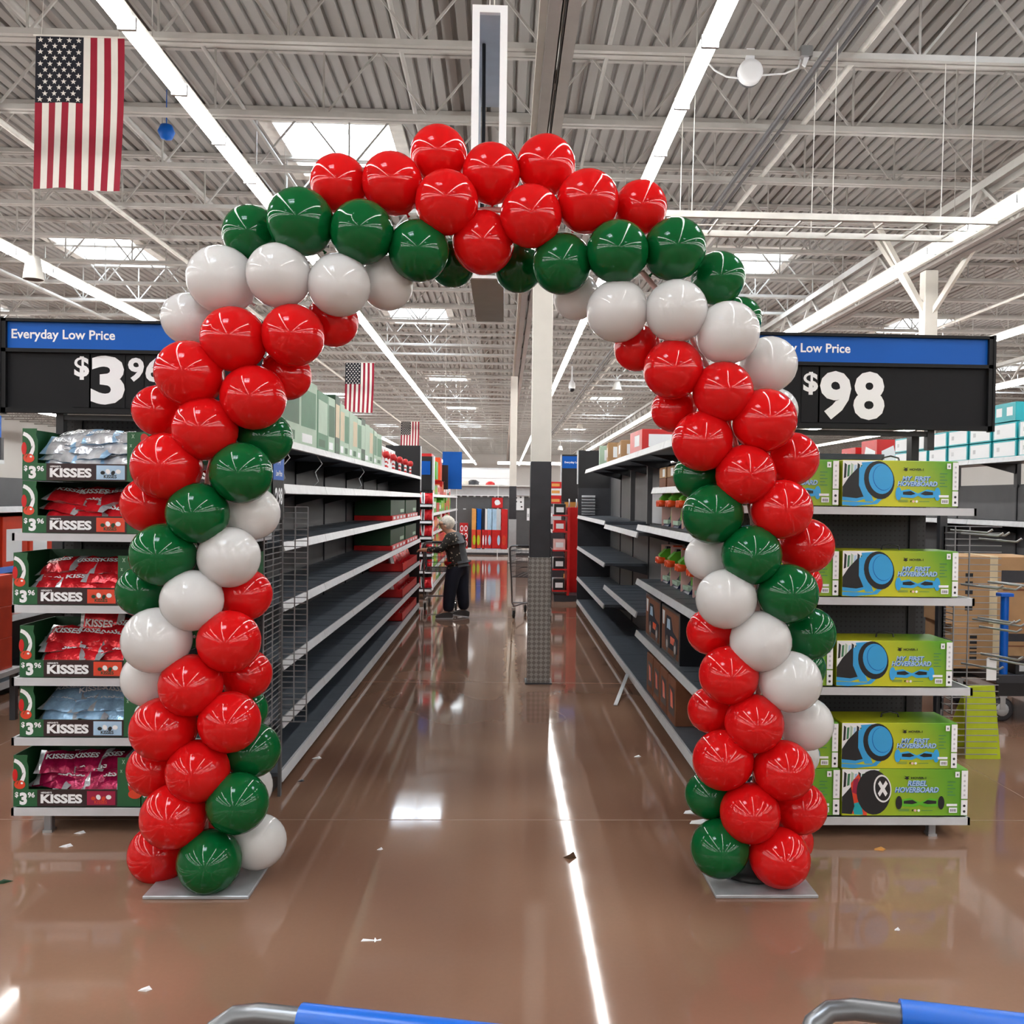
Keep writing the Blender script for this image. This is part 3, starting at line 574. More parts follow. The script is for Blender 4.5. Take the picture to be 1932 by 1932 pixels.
# ------------------------------------------------------------------ candy trays
def candy_tray(card, cardart):
    t = thing('candy_tray', 'x', 'display tray', group='green candy trays on the left end cap')
    W, D, Hh, lip = .595, .34, .245, .082; c = .004
    b = MB(); b.box(0, W, 0, D, 0, c, M['dgreen']); b.box(0, W, D-c, D, 0, Hh, M['dgreen']); b.box(0, c, 0, D, 0, Hh, M['green']); b.box(W-c, W, 0, D, 0, Hh, M['green'])
    b.box(.012, W-.012, .012, D-.012, .055, .06, M['dgreen']); b.build('tray_body', t)
    MB().slab([(0, 0), (.07, 0), (.07, .19), (.062, .215), (.066, Hh), (0, Hh)], -.004, 0, M['green']).build('front_flange', t); MB().slab([(.487, 0), (W, 0), (W, Hh-.01), (.487, Hh-.01)], -.004, 0, M['green']).build('front_flange', t)
    MB().box(.0, .487, -.005, -.0005, 0, lip, M['green']).build('front_lip', t)
    p = MB(); y = -.0056
    p.poly([(.112, .001), (.486, .001), (.486, lip), (.112, lip)], y, M['choc'])
    p.text('KISSES', .128, .016, y-.0006, M['ink'], wd=.195, h=.044, bold=.045); p.text("HERSHEY'S", .13, .063, y-.0006, M['ink'], wd=.05, bold=.03)
    p.poly([(.345, .008), (.478, .008), (.478, .075), (.345, .075)], y-.0006, M[card])
    for k in range(4): p.ell(.375+k*.024, .04+.006*(k % 2), .011, .009+.004*(k % 2), y-.0012, M[cardart[k % 2]], .5*k, 10)
    p.text('KISSES', .38, .014, y-.0012, M[cardart[0]], wd=.06, bold=.03)
    p.text('$', .008, .042, y-.0006, M['ink'], h=.028, bold=.03); p.text('3', .03, .008, y-.0006, M['ink'], h=.06, bold=.05); p.text('96', .068, .043, y-.0006, M['ink'], h=.026, bold=.03)
    n = 10; a0, a1 = -70, 75; arc = lambda r, k: (-.012+r*math.cos(R(a0+(a1-a0)*k/n)), .158+1.05*r*math.sin(R(a0+(a1-a0)*k/n)))
    p.poly([(max(0, q[0]), q[1]) for q in [arc(.07, k) for k in range(n+1)]+[arc(.053, k) for k in range(n, -1, -1)]], y+.0004, M['ink'])
    p.text('KISSES', 0, 0, y-.0002, M['dgreen'], wd=.055, h=.011, bold=.05, fn=lambda v: (.0165+v[0]*.55, v[1], .103+v[0]*1.0+v[2]*.8))
    p.ell(.03, .105, .026, .021, y+.0002, M['orange']); p.ell(.008, .15, .012, .03, y+.0002, M['red']); p.ell(.04, .112, .006, .005, y-.0001, M['ink'], 0, 10)
    for (cx, cz, r) in ((.515, .215, .011), (.505, .17, .008), (.575, .185, .008)):
        for k in range(3): p.poly([(cx+r*math.cos(R(60*k))-.0015, cz+r*math.sin(R(60*k))), (cx+r*math.cos(R(60*k))+.0015, cz+r*math.sin(R(60*k))), (cx-r*math.cos(R(60*k))+.0015, cz-r*math.sin(R(60*k))), (cx-r*math.cos(R(60*k))-.0015, cz-r*math.sin(R(60*k)))], y+.0004, M['palegreen'])
    p.ell(.57, .115, .03, .05, y+.0004, M['red'], -.3); p.ell(.555, .125, .016, .028, y+.0002, M['ink'], -.4); p.ell(.57, .06, .032, .022, y+.0002, M['orange']); p.ell(.572, .2, .02, .03, y+.0004, M['red'], .4)
    p.build('printed_front', t); return t
TR = [('topmost', 42, 907, 1.6755, 'silver and pale blue', 'sky', 'hdark', ('bagsil', 'bagblue')), ('second', 42, 1006, 1.4275, 'red and silver', 'orange', 'dgreen', ('bagred', 'bagsil')),
      ('third', 25, 1144, 1.0875, 'red', 'orange', 'dgreen', ('bagred', 'bagsil')), ('fourth', 37, 1278, .7425, 'red', 'orange', 'dgreen', ('bagred', 'bagsil')),
      ('fifth', 37, 1392, .4585, 'light blue', 'sky', 'hdark', ('bagblue', 'bagsil')), ('bottom', 25, 1522, .1245, 'magenta', 'magenta', 'orange', ('bagmag', 'bagsil'))]
random.seed(11); bagmesh = {}; trays = {}
for i, (nm, px0, pyb, z, colr, card, art, bm_) in enumerate(TR):
    x0 = P(px0, pyb, y=4.44).x
    key = card
    if key not in trays: trays[key] = t = candy_tray(card, (art, 'ink'))
    else: t = dup(trays[key])
    t.location = (x0, 4.445, z); t['label'] = 'green $3 96 candy tray, '+nm+' in the left column, holding '+colr+' bags'
    if i < 3 or i == 5:
        t2 = dup(t, label='green candy tray mostly hidden by the arch, right of the '+nm+' tray'); t2.location = (x0+.6, 4.447, z); t2.scale = (.82, 1, 1)
    if bm_ not in bagmesh: bagmesh[bm_] = [pouch(.205+.02*q, .16, .055, M[bm_[0]], M[bm_[1]], text='KISSES').mesh('candy_bag') for q in range(2)]
    z0 = z+.062; rows = 4 if i in (0, 3) else 3
    for col in range(3):
        for lay in range(rows if not (i == 3 and col == 0) else 3):
            o = link('candy_bag', bagmesh[bm_][random.randrange(2)], None)
            cx = (.15, .275, .39)[col]+random.uniform(-.012, .012)
            o.location = (x0+cx, 4.445+.115+.02*lay+random.uniform(-.01, .02), z0+.034+lay*.038)
            o.rotation_euler = (R(random.uniform(18, 38)), R(random.uniform(-9, 9)), R(random.uniform(-16, 16)))
            if i == 3 and col == 1 and lay == 3:
                o.location = (x0+.3, 4.445+.19, z0+.165); o.rotation_euler = (R(80), R(3), R(-3))
            tag(o, colr+' candy bag, '+('left', 'middle', 'right')[col]+' pile, '+ORD[lay]+' from below, in the '+nm+' tray', 'candy', 'candy bags in the '+nm+' tray')

# ------------------------------------------------------------------ hoverboard cartons
def hover_carton(W, Hh, rebel):
    t = thing('hoverboard_carton', 'x', 'box', group='lime hoverboard cartons on the right end cap'); D = .24
    b = MB(); b.bbox(0, W, 0, D, 0, Hh, M['rebel' if rebel else 'hov'], .003); b.build('carton_body', t)
    p = MB(); e = [-.0004]
    def U(pts): return [(u*W, v*Hh) for u, v in pts]
    def pl(pts, m): p.poly(U(pts), e[0], M[m]); e[0] -= .00012
    def el(u, v, ru, rv, m, rot=0, n=26): p.ell(u*W, v*Hh, ru*W, rv*Hh, e[0], M[m], rot, n); e[0] -= .00012
    def tx(s, u, v, wd, h, m, bold=.03, sh=0): p.text(s, 0, 0, e[0], M[m], wd=wd*W, h=h*Hh, bold=bold, fn=lambda q: (u*W+q[0]+sh*q[2], q[1], v*Hh+q[2])); e[0] -= .00012
    pl([(0, .30), (.02, .30), (.16, .62), (.30, .99), (0, .99)], 'ink')
    for k in range(9): pl([(.01+.028*k, .60+.03*(k % 3)), (.03+.028*k, .62+.03*(k % 2)), (.035+.028*k, .9), (.015+.028*k, .94-.05*(k % 2))], ('hdark', 'midgreen', 'palegreen', 'sky')[k % 4])
    if not rebel:
        pl([(0, .10), (.26, .08), (.30, .16), (.20, .60), (.16, .95), (.26, .97), (.34, .60), (.36, .2), (.30, .05), (.1, .0), (0, .02)], 'hblue')
        pl([(0, .12), (.12, .10), (.20, .16), (.15, .45), (.13, .84), (.05, .62), (0, .42)], 'hdark'); pl([(0, .12), (.12, .10), (.20, .16), (.21, .22), (.12, .17), (0, .2)], 'hblue')
        pl([(.14, .45), (.2, .1), (.27, .1), (.22, .45), (.2, .8), (.25, .96), (.2, .95), (.14, .82)], 'hblue')
        el(.315, .57, .13, .42, 'hdark', R(14)); el(.33, .6, .105, .335, 'hblue', R(12)); el(.345, .62, .085, .28, 'blue', R(12)); el(.348, .625, .083, .272, 'hblue', R(12))
        tx('MY  FIRST', .515, .56, .235, .10, 'blue', .07, .2); tx('MY  FIRST', .512, .567, .235, .10, 'sky', .03, .2)
        tx('HOVERBOARD', .475, .44, .34, .11, 'blue', .07, .2); tx('HOVERBOARD', .472, .447, .34, .11, 'sky', .03, .2)
        wc, bc = 'hblue', 'hblue'
    else:
        pl([(.06, .05), (.2, .0), (.2, .4), (.13, .9), (.07, .7)], 'orange'); pl([(.1, .02), (.17, .02), (.15, .3), (.08, .25)], 'teal'); pl([(.08, .5), (.12, .45), (.13, .8), (.09, .78)], 'magenta'); pl([(0, .05), (.08, .03), (.1, .2), (.07, .62), (0, .4)], 'hdark')
        el(.25, .50, .135, .48, 'hdark', R(4)); el(.32, .58, .07, .30, 'ink', R(8)); el(.322, .58, .06, .262, 'hdark', R(8))
        for a in (45, 135): pl([(.322+.045*math.cos(R(a+q))*s_, .58+.2*math.sin(R(a+q))*s_) for q, s_ in ((-14, 1), (14, 1), (166, 1), (194, 1))], 'ink')
        tx('REBEL', .52, .63, .155, .12, 'blue', .07, .2); tx('REBEL', .517, .637, .155, .12, 'sky', .03, .2)
        tx('HOVERBOARD', .42, .49, .345, .12, 'blue', .07, .2); tx('HOVERBOARD', .417, .497, .345, .12, 'sky', .03, .2); wc, bc = 'orange', 'tgreen'
    du = -.03 if rebel else 0
    pl([(.52+du, .80), (.545+du, .77), (.56+du, .80), (.55+du, .82), (.565+du, .85), (.54+du, .84), (.52+du, .86), (.535+du, .82)], 'hdark'); tx('HOVER-1', .575+du, .785, .12, .05, 'hdark', .03)
    u0 = .47+du; L = .36
    pl([(u0+.02, .34), (u0+.1, .38), (u0+L/2, .29), (u0+L-.1, .38), (u0+L-.02, .34), (u0+L-.04, .2), (u0+L-.14, .19), (u0+L/2, .24), (u0+.14, .19), (u0+.04, .2)], bc)
    pl([(u0+.05, .32), (u0+.12, .34), (u0+L/2-.02, .28), (u0+.12, .25), (u0+.05, .26)], 'hdark'); pl([(u0+L-.05, .32), (u0+L-.12, .34), (u0+L/2+.02, .28), (u0+L-.12, .25), (u0+L-.05, .26)], 'hdark')
    for u in (u0+.012, u0+L-.012): el(u, .28, .026, .145, wc if not rebel else 'hdark')
    tx('f', .585+du, .095, .012, .045, 'hdark', .05); el(.612+du, .115, .011, .028, 'pink', 0, 12); el(.64+du, .115, .011, .028, 'ink', 0, 12)
    for k in range(3): pl([(.48+du, .10+.02*k), (.565+du, .10+.02*k), (.565+du, .108+.02*k), (.48+du, .108+.02*k)], 'midgreen')
    pl([(.66+du, .11), (.75+du, .11), (.75+du, .12), (.66+du, .12)], 'midgreen')
    for k in range(5): pl([(.835, .72-.07*k), (.9-.02*(k % 2), .72-.07*k), (.9-.02*(k % 2), .735-.07*k), (.835, .735-.07*k)], 'midgreen')
    pl([(.83, .21), (.915, .21), (.915, .26), (.83, .26)], 'ink'); pl([(.85, .07), (.915, .07), (.915, .18), (.85, .18)], 'ink')
    for k in range(5): pl([(.86+.01*k, .09), (.865+.01*k, .09), (.865+.01*k, .15), (.86+.01*k, .15)], 'hdark')
    pl([(.895, .83), (.93, .83), (.93, .95), (.895, .95)], 'ink'); tx('8', .907, .86, .012, .05, 'hdark', .03)
    pl([(.945, .37), (.996, .37), (.996, .975), (.945, .975)], 'ink'); pl([(.945, .02), (.996, .02), (.996, .345), (.945, .345)], 'ink')
    for v in (.45, .55, .65, .75, .87): el(.97, v, .009, .025, 'lgrey', 0, 10)
    for v in (.1, .22): el(.97, v, .011, .028, 'dark', 0, 10)
    p.build('front_print', t)
    hd = MB(); hd.tube([(W/2-.045, D/2, Hh-.002), (W/2-.04, D/2, Hh+.018), (W/2, D/2, Hh+.028), (W/2+.04, D/2, Hh+.018), (W/2+.045, D/2, Hh-.002)], .004, M['hdark'], 6); hd.build('carry_handle', t)
    return t
hb0 = hover_carton(.568, .222, False); hr0 = hover_carton(.62, .228, True)
BX = [(1.634, 1.605, 'top'), (1.642, 1.168, 'second'), (1.622, .732, 'third'), (1.655, .332, 'fourth')]
first = True
for x, z, nm in BX:
    for side, xx in (('right', x), ('left', x-.585)):
        lab = 'lime blue-hoverboard carton, '+nm+' row from the top, '+('left column behind balloons' if side == 'left' else 'right column')
        o = hb0 if first else dup(hb0)
        first = False; o.location = (xx, 4.40+(.004 if side == 'left' else 0), z); o['label'] = lab
hr0.location = (1.66, 4.40, .101); hr0['label'] = 'lime carton with black rebel hoverboard wheel, bottom row at the right'
o = dup(hr0, label='lime carton in the bottom row at the left, mostly hidden by balloons'); o.location = (1.03, 4.404, .101)

# ================================================================== balloon arch
AY = 3.9
# photo centre x, y, radius, colour, depth row (0 front .. 2 back)
BL = '''300 1610 55 r 1;395 1625 59 g 0;487 1588 51 w 1;328 1540 60 r 0;448 1515 57 g 0;460 1485 52 w 2;295 1450 52 r 1;373 1455 58 r 0;475 1415 52 g 1;308 1375 59 r .2;433 1362 57 r 0
285 1280 53 w 1;360 1293 58 r 0;464 1272 47 r 1.4;295 1208 61 w 0;432 1210 58 r 0;362 1133 57 w 0;462 1122 49 r 1;270 1115 48 g 1;308 1047 59 g .1;373 968 57 g 0;432 1051 57 w .3;476 968 50 w 1
283 952 52 r 1;314 880 62 r 0;455 892 57 g 0;499 826 51 g 1;300 775 47 r 1;387 809 59 r 0;478 750 60 r 0;357 705 61 r 0;540 708 46 r 1;441 640 60 r 0;553 633 58 r 0;628 606 47 r 1.3
355 602 48 w 1;418 528 62 w .4;526 520 59 w 0;640 538 58 w .1;730 535 49 w 1;474 442 52 g 1;567 418 61 g 0;683 438 59 g 0;790 473 57 g .3;853 497 44 g 1.8
640 347 53 r .7;740 346 56 r .4;828 292 53 r 1;843 382 59 r 0;927 327 54 r .6;1030 312 55 r .9;1002 408 58 r 0;912 458 58 r .5;1109 380 58 r .2;1208 392 50 r .8
978 506 45 g 1.8;1060 498 56 g .4;1165 475 59 g 0;1273 470 58 g .2;1355 525 50 g 1;1395 602 42 g 2;1087 560 43 w 1.6;1165 587 58 w .3;1276 587 59 w 0;1373 628 59 w 0;1450 688 53 w .8;1462 775 43 w 2
1202 657 43 r 1.2;1270 697 56 r .2;1364 739 57 r 0;1271 773 42 r 1.2;1325 832 57 r .2;1442 793 60 r 0;1493 866 51 r 1;1407 895 57 r 0;1316 897 45 g 1.2;1345 970 57 g .3;1475 961 57 r 0;1520 1030 53 r 1
1418 1047 57 g 0;1336 1052 44 w 1.2;1515 1100 36 r 2;1486 1120 57 g 0;1370 1130 57 w .1;1340 1192 44 r 1.2;1525 1195 51 g 1;1435 1210 58 w 0;1375 1274 56 r .2;1491 1286 58 w 0;1342 1340 44 r 1.2
1520 1365 51 w .9;1423 1365 56 r 0;1505 1425 40 w 2;1515 1260 42 g 2;1364 1434 57 r .2;1478 1453 57 r 0;1338 1500 45 g 1;1415 1534 57 r 0;1509 1524 50 r .7;1358 1601 55 g .3;1471 1618 57 r 0;1492 1586 42 r 1.6;380 1548 40 r 2;462 1340 42 g 2;350 1185 42 g 2'''
poleL = [(392, 1672), (385, 1450), (395, 1250), (385, 1060), (392, 900), (430, 740), (500, 620), (600, 520), (720, 445), (830, 405), (925, 395), (1030, 402), (1120, 440), (1210, 510), (1290, 610), (1350, 720), (1392, 850), (1420, 980), (1428, 1120), (1432, 1280), (1425, 1450), (1424, 1668)]
arch = thing('balloon_arch', 'red, green and white balloon arch standing across the aisle mouth', 'balloon arch', (0, AY, 0))
o0 = Vector((0, AY, 0))
pp = [P(a, b, y=AY) for a, b in poleL]
MB().tube(pp, .012, M['pink'], 8).build('arch_pole', arch, 'pale arch tube between the balloons', off=o0)
for x0, x1 in ((-1.42, -1.0), (.884, 1.308)):
    b = MB(); b.bbox(x0, x1, 3.70, 4.10, .002, .014, M['plate'], .003); b.build('base_plate', arch, 'brushed steel base plate', off=o0)
b = MB(); b.lathe([(0, .016), (.12, .016), (.125, .03), (.09, .045), (.03, .05), (.02, .09), (0, .09)], M['rubber'], 20, (1.09, 3.92, 0)); b.build('pole_socket', arch, 'black round socket on the right plate', off=o0)
b = MB(); b.lathe([(0, .016), (.1, .016), (.1, .03), (.03, .04), (.02, .09), (0, .09)], M['rubber'], 20, (-1.2, 3.92, 0)); b.build('pole_socket', arch, off=o0)
prof = []
for k in range(15):
    a = math.pi*k/14; r, h = math.sin(a), -math.cos(a)
    if h < 0: h *= 1.05; r *= 1-.10*(-h)**3
    prof.append((max(r, .0), h))
prof = [(0, -1.155), (.05, -1.16), (.055, -1.13), (.03, -1.1), (.045, -1.04)]+prof[2:]
bmesh_ = {}
for c in 'rgw':
    bmesh_[c] = MB().lathe(prof, M[{'r': 'bred', 'g': 'bgreen', 'w': 'bwhite'}[c]], 26).mesh('balloon')
for row in BL.replace('\n', ';').split(';'):
    a, b, r, c, d = row.split(); a, b, r, d = float(a), float(b), float(r), float(d)
    y = AY-.125+.155*d; p = P(a, b, y=y); rad = r*1.008*y/F
    near = min(pp, key=lambda q: (q-p).length); i = pp.index(near); q0, q1 = pp[max(0, i-1)], pp[min(len(pp)-1, i+1)]
    ln_ = q1-q0; tt = max(0, min(1, (p-q0).dot(ln_)/ln_.length_squared)); foot = q0+ln_*tt
    dr = (p-foot); dr = dr.normalized() if dr.length > .02 else Vector((0, -1, 0))
    o = link('balloon', bmesh_[c], arch, p-o0); o['label'] = {'r': 'red', 'g': 'dark green', 'w': 'white'}[c]+' balloon'
    o.rotation_mode = 'QUATERNION'; o.rotation_quaternion = Vector((0, 0, 1)).rotation_difference(dr); o.scale = (rad, rad, rad*1.02)

# ================================================================== flags and hanging things
def flag():
    t = thing('flag', 'x', 'flag', group='hanging flags'); W, Hh = 1.0, 1.74; nx, nz = 26, 30
    wv = lambda x, z: .022*math.sin(9*x+1.2*z)*(z/Hh)+.012*math.sin(17*x-.7*z)*(z/Hh)
    skx = lambda x, z: x-.03*(z/Hh)+.012*math.sin(2.2*z)*(x/W)
    b = MB(); vs = [(skx(W*i/nx, Hh*k/nz), wv(W*i/nx, Hh*k/nz), -Hh*k/nz+.01*math.sin(5*i/nx)*(k/nz)) for i in range(nx+1) for k in range(nz+1)]
    fs = {'flagred': [], 'flagwhite': [], 'flagblue': []}
    for i in range(nx):
        for k in range(nz):
            st = i//2; m = 'flagblue' if i < 14 and k < nz*.42 else ('flagred' if st % 2 == 0 else 'flagwhite')
            fs[m].append((i*(nz+1)+k, i*(nz+1)+k+1, (i+1)*(nz+1)+k+1, (i+1)*(nz+1)+k))
    for m, f in fs.items(): b.add(vs, f, M[m], True)
    b.build('cloth', t)
    s = MB(); cw, ch = W*14/nx, Hh*13/nz
    for row in range(11):
        for c in range(5 if row % 2 == 0 else 4):
            x = cw*((c+.5)/5 if row % 2 == 0 else (c+1)/5); z = ch*(row+.6)/11.2
            pts = []
            for q in range(10):
                rr = .034 if q % 2 == 0 else .014; ax = x+rr*math.sin(q*math.pi/5); az = z-rr*math.cos(q*math.pi/5); pts.append((skx(ax, az), wv(ax, az)-.004, -az))
            s.add(pts, [tuple(range(10))], M['flagwhite'])
    so = s.build('stars', t); so['kind'] = 'stuff'
    r = MB(); r.tube([(-.03, 0, .012), (W+.03, 0, .012)], .011, M['white'], 8)
    for x in (.06, W-.06): r.tube([(x, 0, .01), (x, .1, .9)], .003, M['white'], 4)
    r.build('hanging_rod', t); return t
FL = [(68, 68, 235, YJ-.07, 'large flag with stars and stripes hanging vertically at the top left'), (652, 684, 706, YJ+11*SJ-.07, 'second flag with stars and stripes, over the left run beside the strip light'), (757, 795, 791, YJ+20*SJ, 'smallest farthest flag with stars and stripes, above the far end of the left run')]
f0 = flag()
for k, (xa, yt, xb, y, lab) in enumerate(FL):
    o = f0 if k == 0 else dup(f0); a, b = P(xa, yt, y=y), P(xb, yt, y=y); o.location = a; sc = (b.x-a.x); o.scale = (sc, sc, sc); o['label'] = lab
# hanging blade sign seen end on
y0 = 5.0; a, b = P(893, 15, y=y0), P(957, 15, y=y0); c = P(893, 526, y=y0); x0, x1, zt, zb_ = a.x, b.x, a.z, c.z; dp = 1.2
t = thing('blade_sign', 'white framed hollow blade sign hanging end-on above the arch', 'sign', ((x0+x1)/2, y0, zb_)); o = Vector(t.location)
for nm, bx in (('top_plate', (x0, x1, y0, y0+dp, zt-.02, zt)), ('bottom_plate', (x0, x1, y0, y0+dp, zb_, zb_+.02))):
    MB().box(*bx, M['lgrey' if nm[0] == 't' else 'steel']).build(nm, t, off=o)
for xa in (x0, x1-.012): MB().box(xa, xa+.012, y0, y0+dp, zb_+.02, zt-.02, M['fabric']).build('side_panel', t, off=o)
f = MB(); e = .036
for bx in ((x0-.003, x0+e), (x1-e, x1+.003)): f.box(*bx, y0-.03, y0, zb_-.003, zt+.003, M['ink'])
f.box(x0+e, x1-e, y0-.03, y0, zt-e, zt+.003, M['ink']); f.box(x0+e, x1-e, y0-.03, y0, zb_-.003, zb_+.012, M['ink']); f.build('front_frame', t, 'white front frame', off=o)
MB().tube([(x0+.05, y0+.35, zt-.02), (x0+.055, y0+.3, zt-.5), (x0+.05, y0+.2, zb_+.02)], .011, M['darker'], 6).build('power_cord', t, off=o)
for xa, yy in ((x0+.085, y0+.15), (x0+.11, y0+.2), (x0+.09, y0+dp-.1)): MB().tube([(xa, yy, zt), (xa+.01, yy, ZT)], .004, M['white'], 4).build('hanging_wire', t, off=o)
# suspended ladder tray at right
yy = 7.4; A = P(1240, 404, y=yy); B_ = P(1880, 417, y=yy); z = (A.z+B_.z)/2; xl, xr = A.x-.6, B_.x
C_ = P(1700, 449, z=z); dy = C_.y-yy
t = thing('ceiling_rack', 'white ladder rack hanging on wires right of the arch top', 'rack', (xl, yy, z)); o = Vector(t.location)
for y_ in (yy, yy+dy): MB().box(xl, xr-(.1 if y_ > yy else 0), y_-.02, y_+.02, z-.025, z+.025, M['white']).build('side_rail', t, off=o)
f = MB(); f.box(xl, xr-.1, yy+dy*.5-.008, yy+dy*.5+.008, z-.01, z, M['white'])
k = xl+.1
while k < xr-.1: f.bar((k, yy, z), (k, yy+dy, z), .014, .014, M['white']); k += .34
fo = f.build('rungs', t, off=o); fo['kind'] = 'stuff'
for px_ in (1305, 1570, 1830):
    for y_ in (yy, yy+dy): q = P(px_, 410, y=yy).x; MB().tube([(q, y_, z), (q+.02, y_, ZB+.02)], .004, M['white'], 4).build('hanging_wire', t, off=o)
# round alarm sounder on the joist with its looping cable
a = P(1415, 137, y=7.86)
t = thing('alarm_sounder', 'round white ceiling device with looping cable below the roof joist at right', 'alarm', a); b = MB()
b.lathe([(0, .055), (.06, .055), (.1, .045), (.105, .03), (.105, -.03), (.095, -.045), (0, -.045)], M['ink'], 28, axis='y'); b.build('drum', t)
b = MB(); b.lathe([(.108, -.03), (.108, -.055), (.09, -.06), (0, -.06)], M['dark'], 28, axis='y'); b.build('back_plate', t)
b = MB(); b.box(-.035, .035, -.01, .03, .09, .2, M['ink']); b.build('hanger_bracket', t)
b = MB(); b.tube([(-.45, .02, .18), (-.3, .02, .02), (-.2, 0, -.04), (-.1, 0, -.05)], .008, M['ink'], 6); b.tube([(.1, 0, -.02), (.3, 0, 0), (.42, .02, .06), (.46, .05, .18)], .008, M['ink'], 6); b.build('cable', t)
a = P(1520, 100, y=7.86); t = thing('junction_box', 'small grey junction box on the roof joist beside the round ceiling device', 'box', a); b = MB(); b.bbox(-.05, .05, -.04, .04, -.04, .05, M['chrome']); b.build('box_body', t); b = MB(); b.slab([(-.03, -.1), (.0, -.12), (.03, -.04), (-.01, -.03)], -.01, .01, M['ink']); b.build('flap', t)
# speaker / bell shades and dome cameras
def bell(px_, py_, y, lab, r=.16):
    a = P(px_, py_, y=y); t = thing('pendant_speaker', lab, 'speaker', a, group='pendant ceiling speakers'); b = MB()
    b.lathe([(r, -.16), (r*.96, -.1), (r*.7, .08), (r*.55, .12), (0, .13)], M['cream'], 20); b.lathe([(r*.98, -.158), (0, -.15)], M['panel'], 20); b.build('shade', t); b = MB(); b.tube([(0, 0, .12), (0, 0, max(.3, ZB-a.z))], .012, M['white'], 6); b.build('drop_rod', t)
bell(63, 503, 11.6, 'cream pendant speaker in front of the strip light at the left edge', .12); bell(1164, 727, YJ+15*SJ, 'cream pendant speaker right of the column, near the dome camera', .16); bell(1094, 802, YJ+26*SJ, 'pale pendant speaker farther right of the column', .17); bell(1057, 845, YJ+34*SJ, 'farthest pale pendant speaker beside the column', .17)
a = P(1079, 730, y=YJ+12*SJ); t = thing('dome_camera', 'white dome camera hanging on a stem right of the column', 'camera', a); b = MB(); b.lathe([(.02, .3), (.03, .2), (.09, .1), (.1, 0), (.085, -.05)], M['ink'], 16); b.tube([(0, 0, .3), (0, 0, .7), (-.02, 0, ZB-a.z)], .02, M['ink'], 6); b.build('housing', t); b = MB(); b.lathe([(.085, -.05), (.07, -.11), (.03, -.14), (0, -.145)], M['hdark'], 16); b.build('dome', t)
a = P(314, 249, z=5.5); tag(MB().lathe([(0, .09), (.06, .07), (.09, 0), (.06, -.07), (0, -.09)], M['blue'], 16, a).lathe([(.006, .09), (.004, 5.95-5.5)], M['blue'], 5, a).build('stray_balloon'), 'small blue balloon caught under the roof near the large flag', 'balloon')

# ================================================================== shopping carts
def cart(label, grip='hand', loc=(0, 0, 0), rz=0, wd=.5, load=False):
    """handle along x at y = 0, basket towards +y"""
    t = thing('shopping_cart', label, 'cart', loc, rz); r = .0125; zh = 1.0; hw = wd/2
    MB().tube([(-hw, .10, .80), (-hw, .05, .93), (-hw+.003, .028, .962), (-hw+.014, .012, .983), (-hw+.034, .003, .996), (-hw+.062, 0, zh), (hw-.062, 0, zh), (hw-.034, .003, .996), (hw-.014, .012, .983), (hw-.003, .028, .962), (hw, .05, .93), (hw, .10, .80)], r, M['pipe'], 12).build('handle_tube', t, 'steel handle tube')
    MB().tube([(-hw+.115, 0, zh), (hw-.115, 0, zh)], .0175, M[grip], 14).build('grip', t, ('blue' if grip == 'hand' else 'dark')+' handle grip')
    f = MB()
    for s in (-1, 1):
        f.tube([(s*hw, .10, .80), (s*hw*.98, .2, .52), (s*hw*.95, .22, .22), (s*hw*.9, .3, .16), (s*hw*.6, .95, .14)], .011, M['pipe'], 8)
    f.tube([(-hw*.95, .22, .22), (hw*.95, .22, .22)], .01, M['pipe'], 8); f.tube([(-hw*.6, .95, .14), (hw*.6, .95, .14)], .01, M['pipe'], 8); f.build('frame', t)
    wm = M['wire' if grip == 'hand' else 'dark']; b = MB(); ring = lambda z, k: [(-hw*k, .06+.02*(1-k), z), (hw*k, .06+.02*(1-k), z), (hw*k*.8, .9, z), (-hw*k*.8, .9, z), (-hw*k, .06+.02*(1-k), z)]
    for z, k, rr in ((.93, 1, .006), (.86, .98, .003), (.79, .96, .003), (.72, .94, .003), (.65, .92, .003), (.58, .9, .005)): b.tube(ring(z, k), rr, wm, 5)
    for i in range(13):
        u = i/12; b.bar((-hw*(1-.2*u), .06+.84*u, .93), (-hw*.9*(1-.2*u), .062+.838*u, .58), .004, .004, wm); b.bar((hw*(1-.2*u), .06+.84*u, .93), (hw*.9*(1-.2*u), .062+.838*u, .58), .004, .004, wm)
        b.bar((-hw*.9*(1-.2*u), .062+.838*u, .58), (hw*.9*(1-.2*u), .062+.838*u, .58), .004, .004, wm)
    for i in range(8): x = -hw*.8+hw*1.6*i/7; b.bar((x, .9, .93), (x*.9, .9, .58), .004, .004, wm); b.bar((x*.9*1.25, .062, .58), (x*.9, .9, .58), .004, .004, wm)
    bo = b.build('wire_basket', t); bo['kind'] = 'stuff'
    for x, y in ((-hw*.88, .27), (hw*.88, .27), (-hw*.58, .92), (hw*.58, .92)):
        c = MB(); c.lathe([(0, -.014), (.045, -.014), (.055, -.01), (.055, .01), (.045, .014), (0, .014)], M['rubber'], 16, (x, y, .056), 'x'); o = c.build('caster', t); k = MB()
        for s in (-1, 1): k.bar((x+s*.02, y, .05), (x+s*.02, y-.01, .14), .02, .004, M['chrome'])
        k.box(x-.025, x+.025, y-.03, y+.02, .125, .145, M['chrome']); k.build('fork', o)
    return t
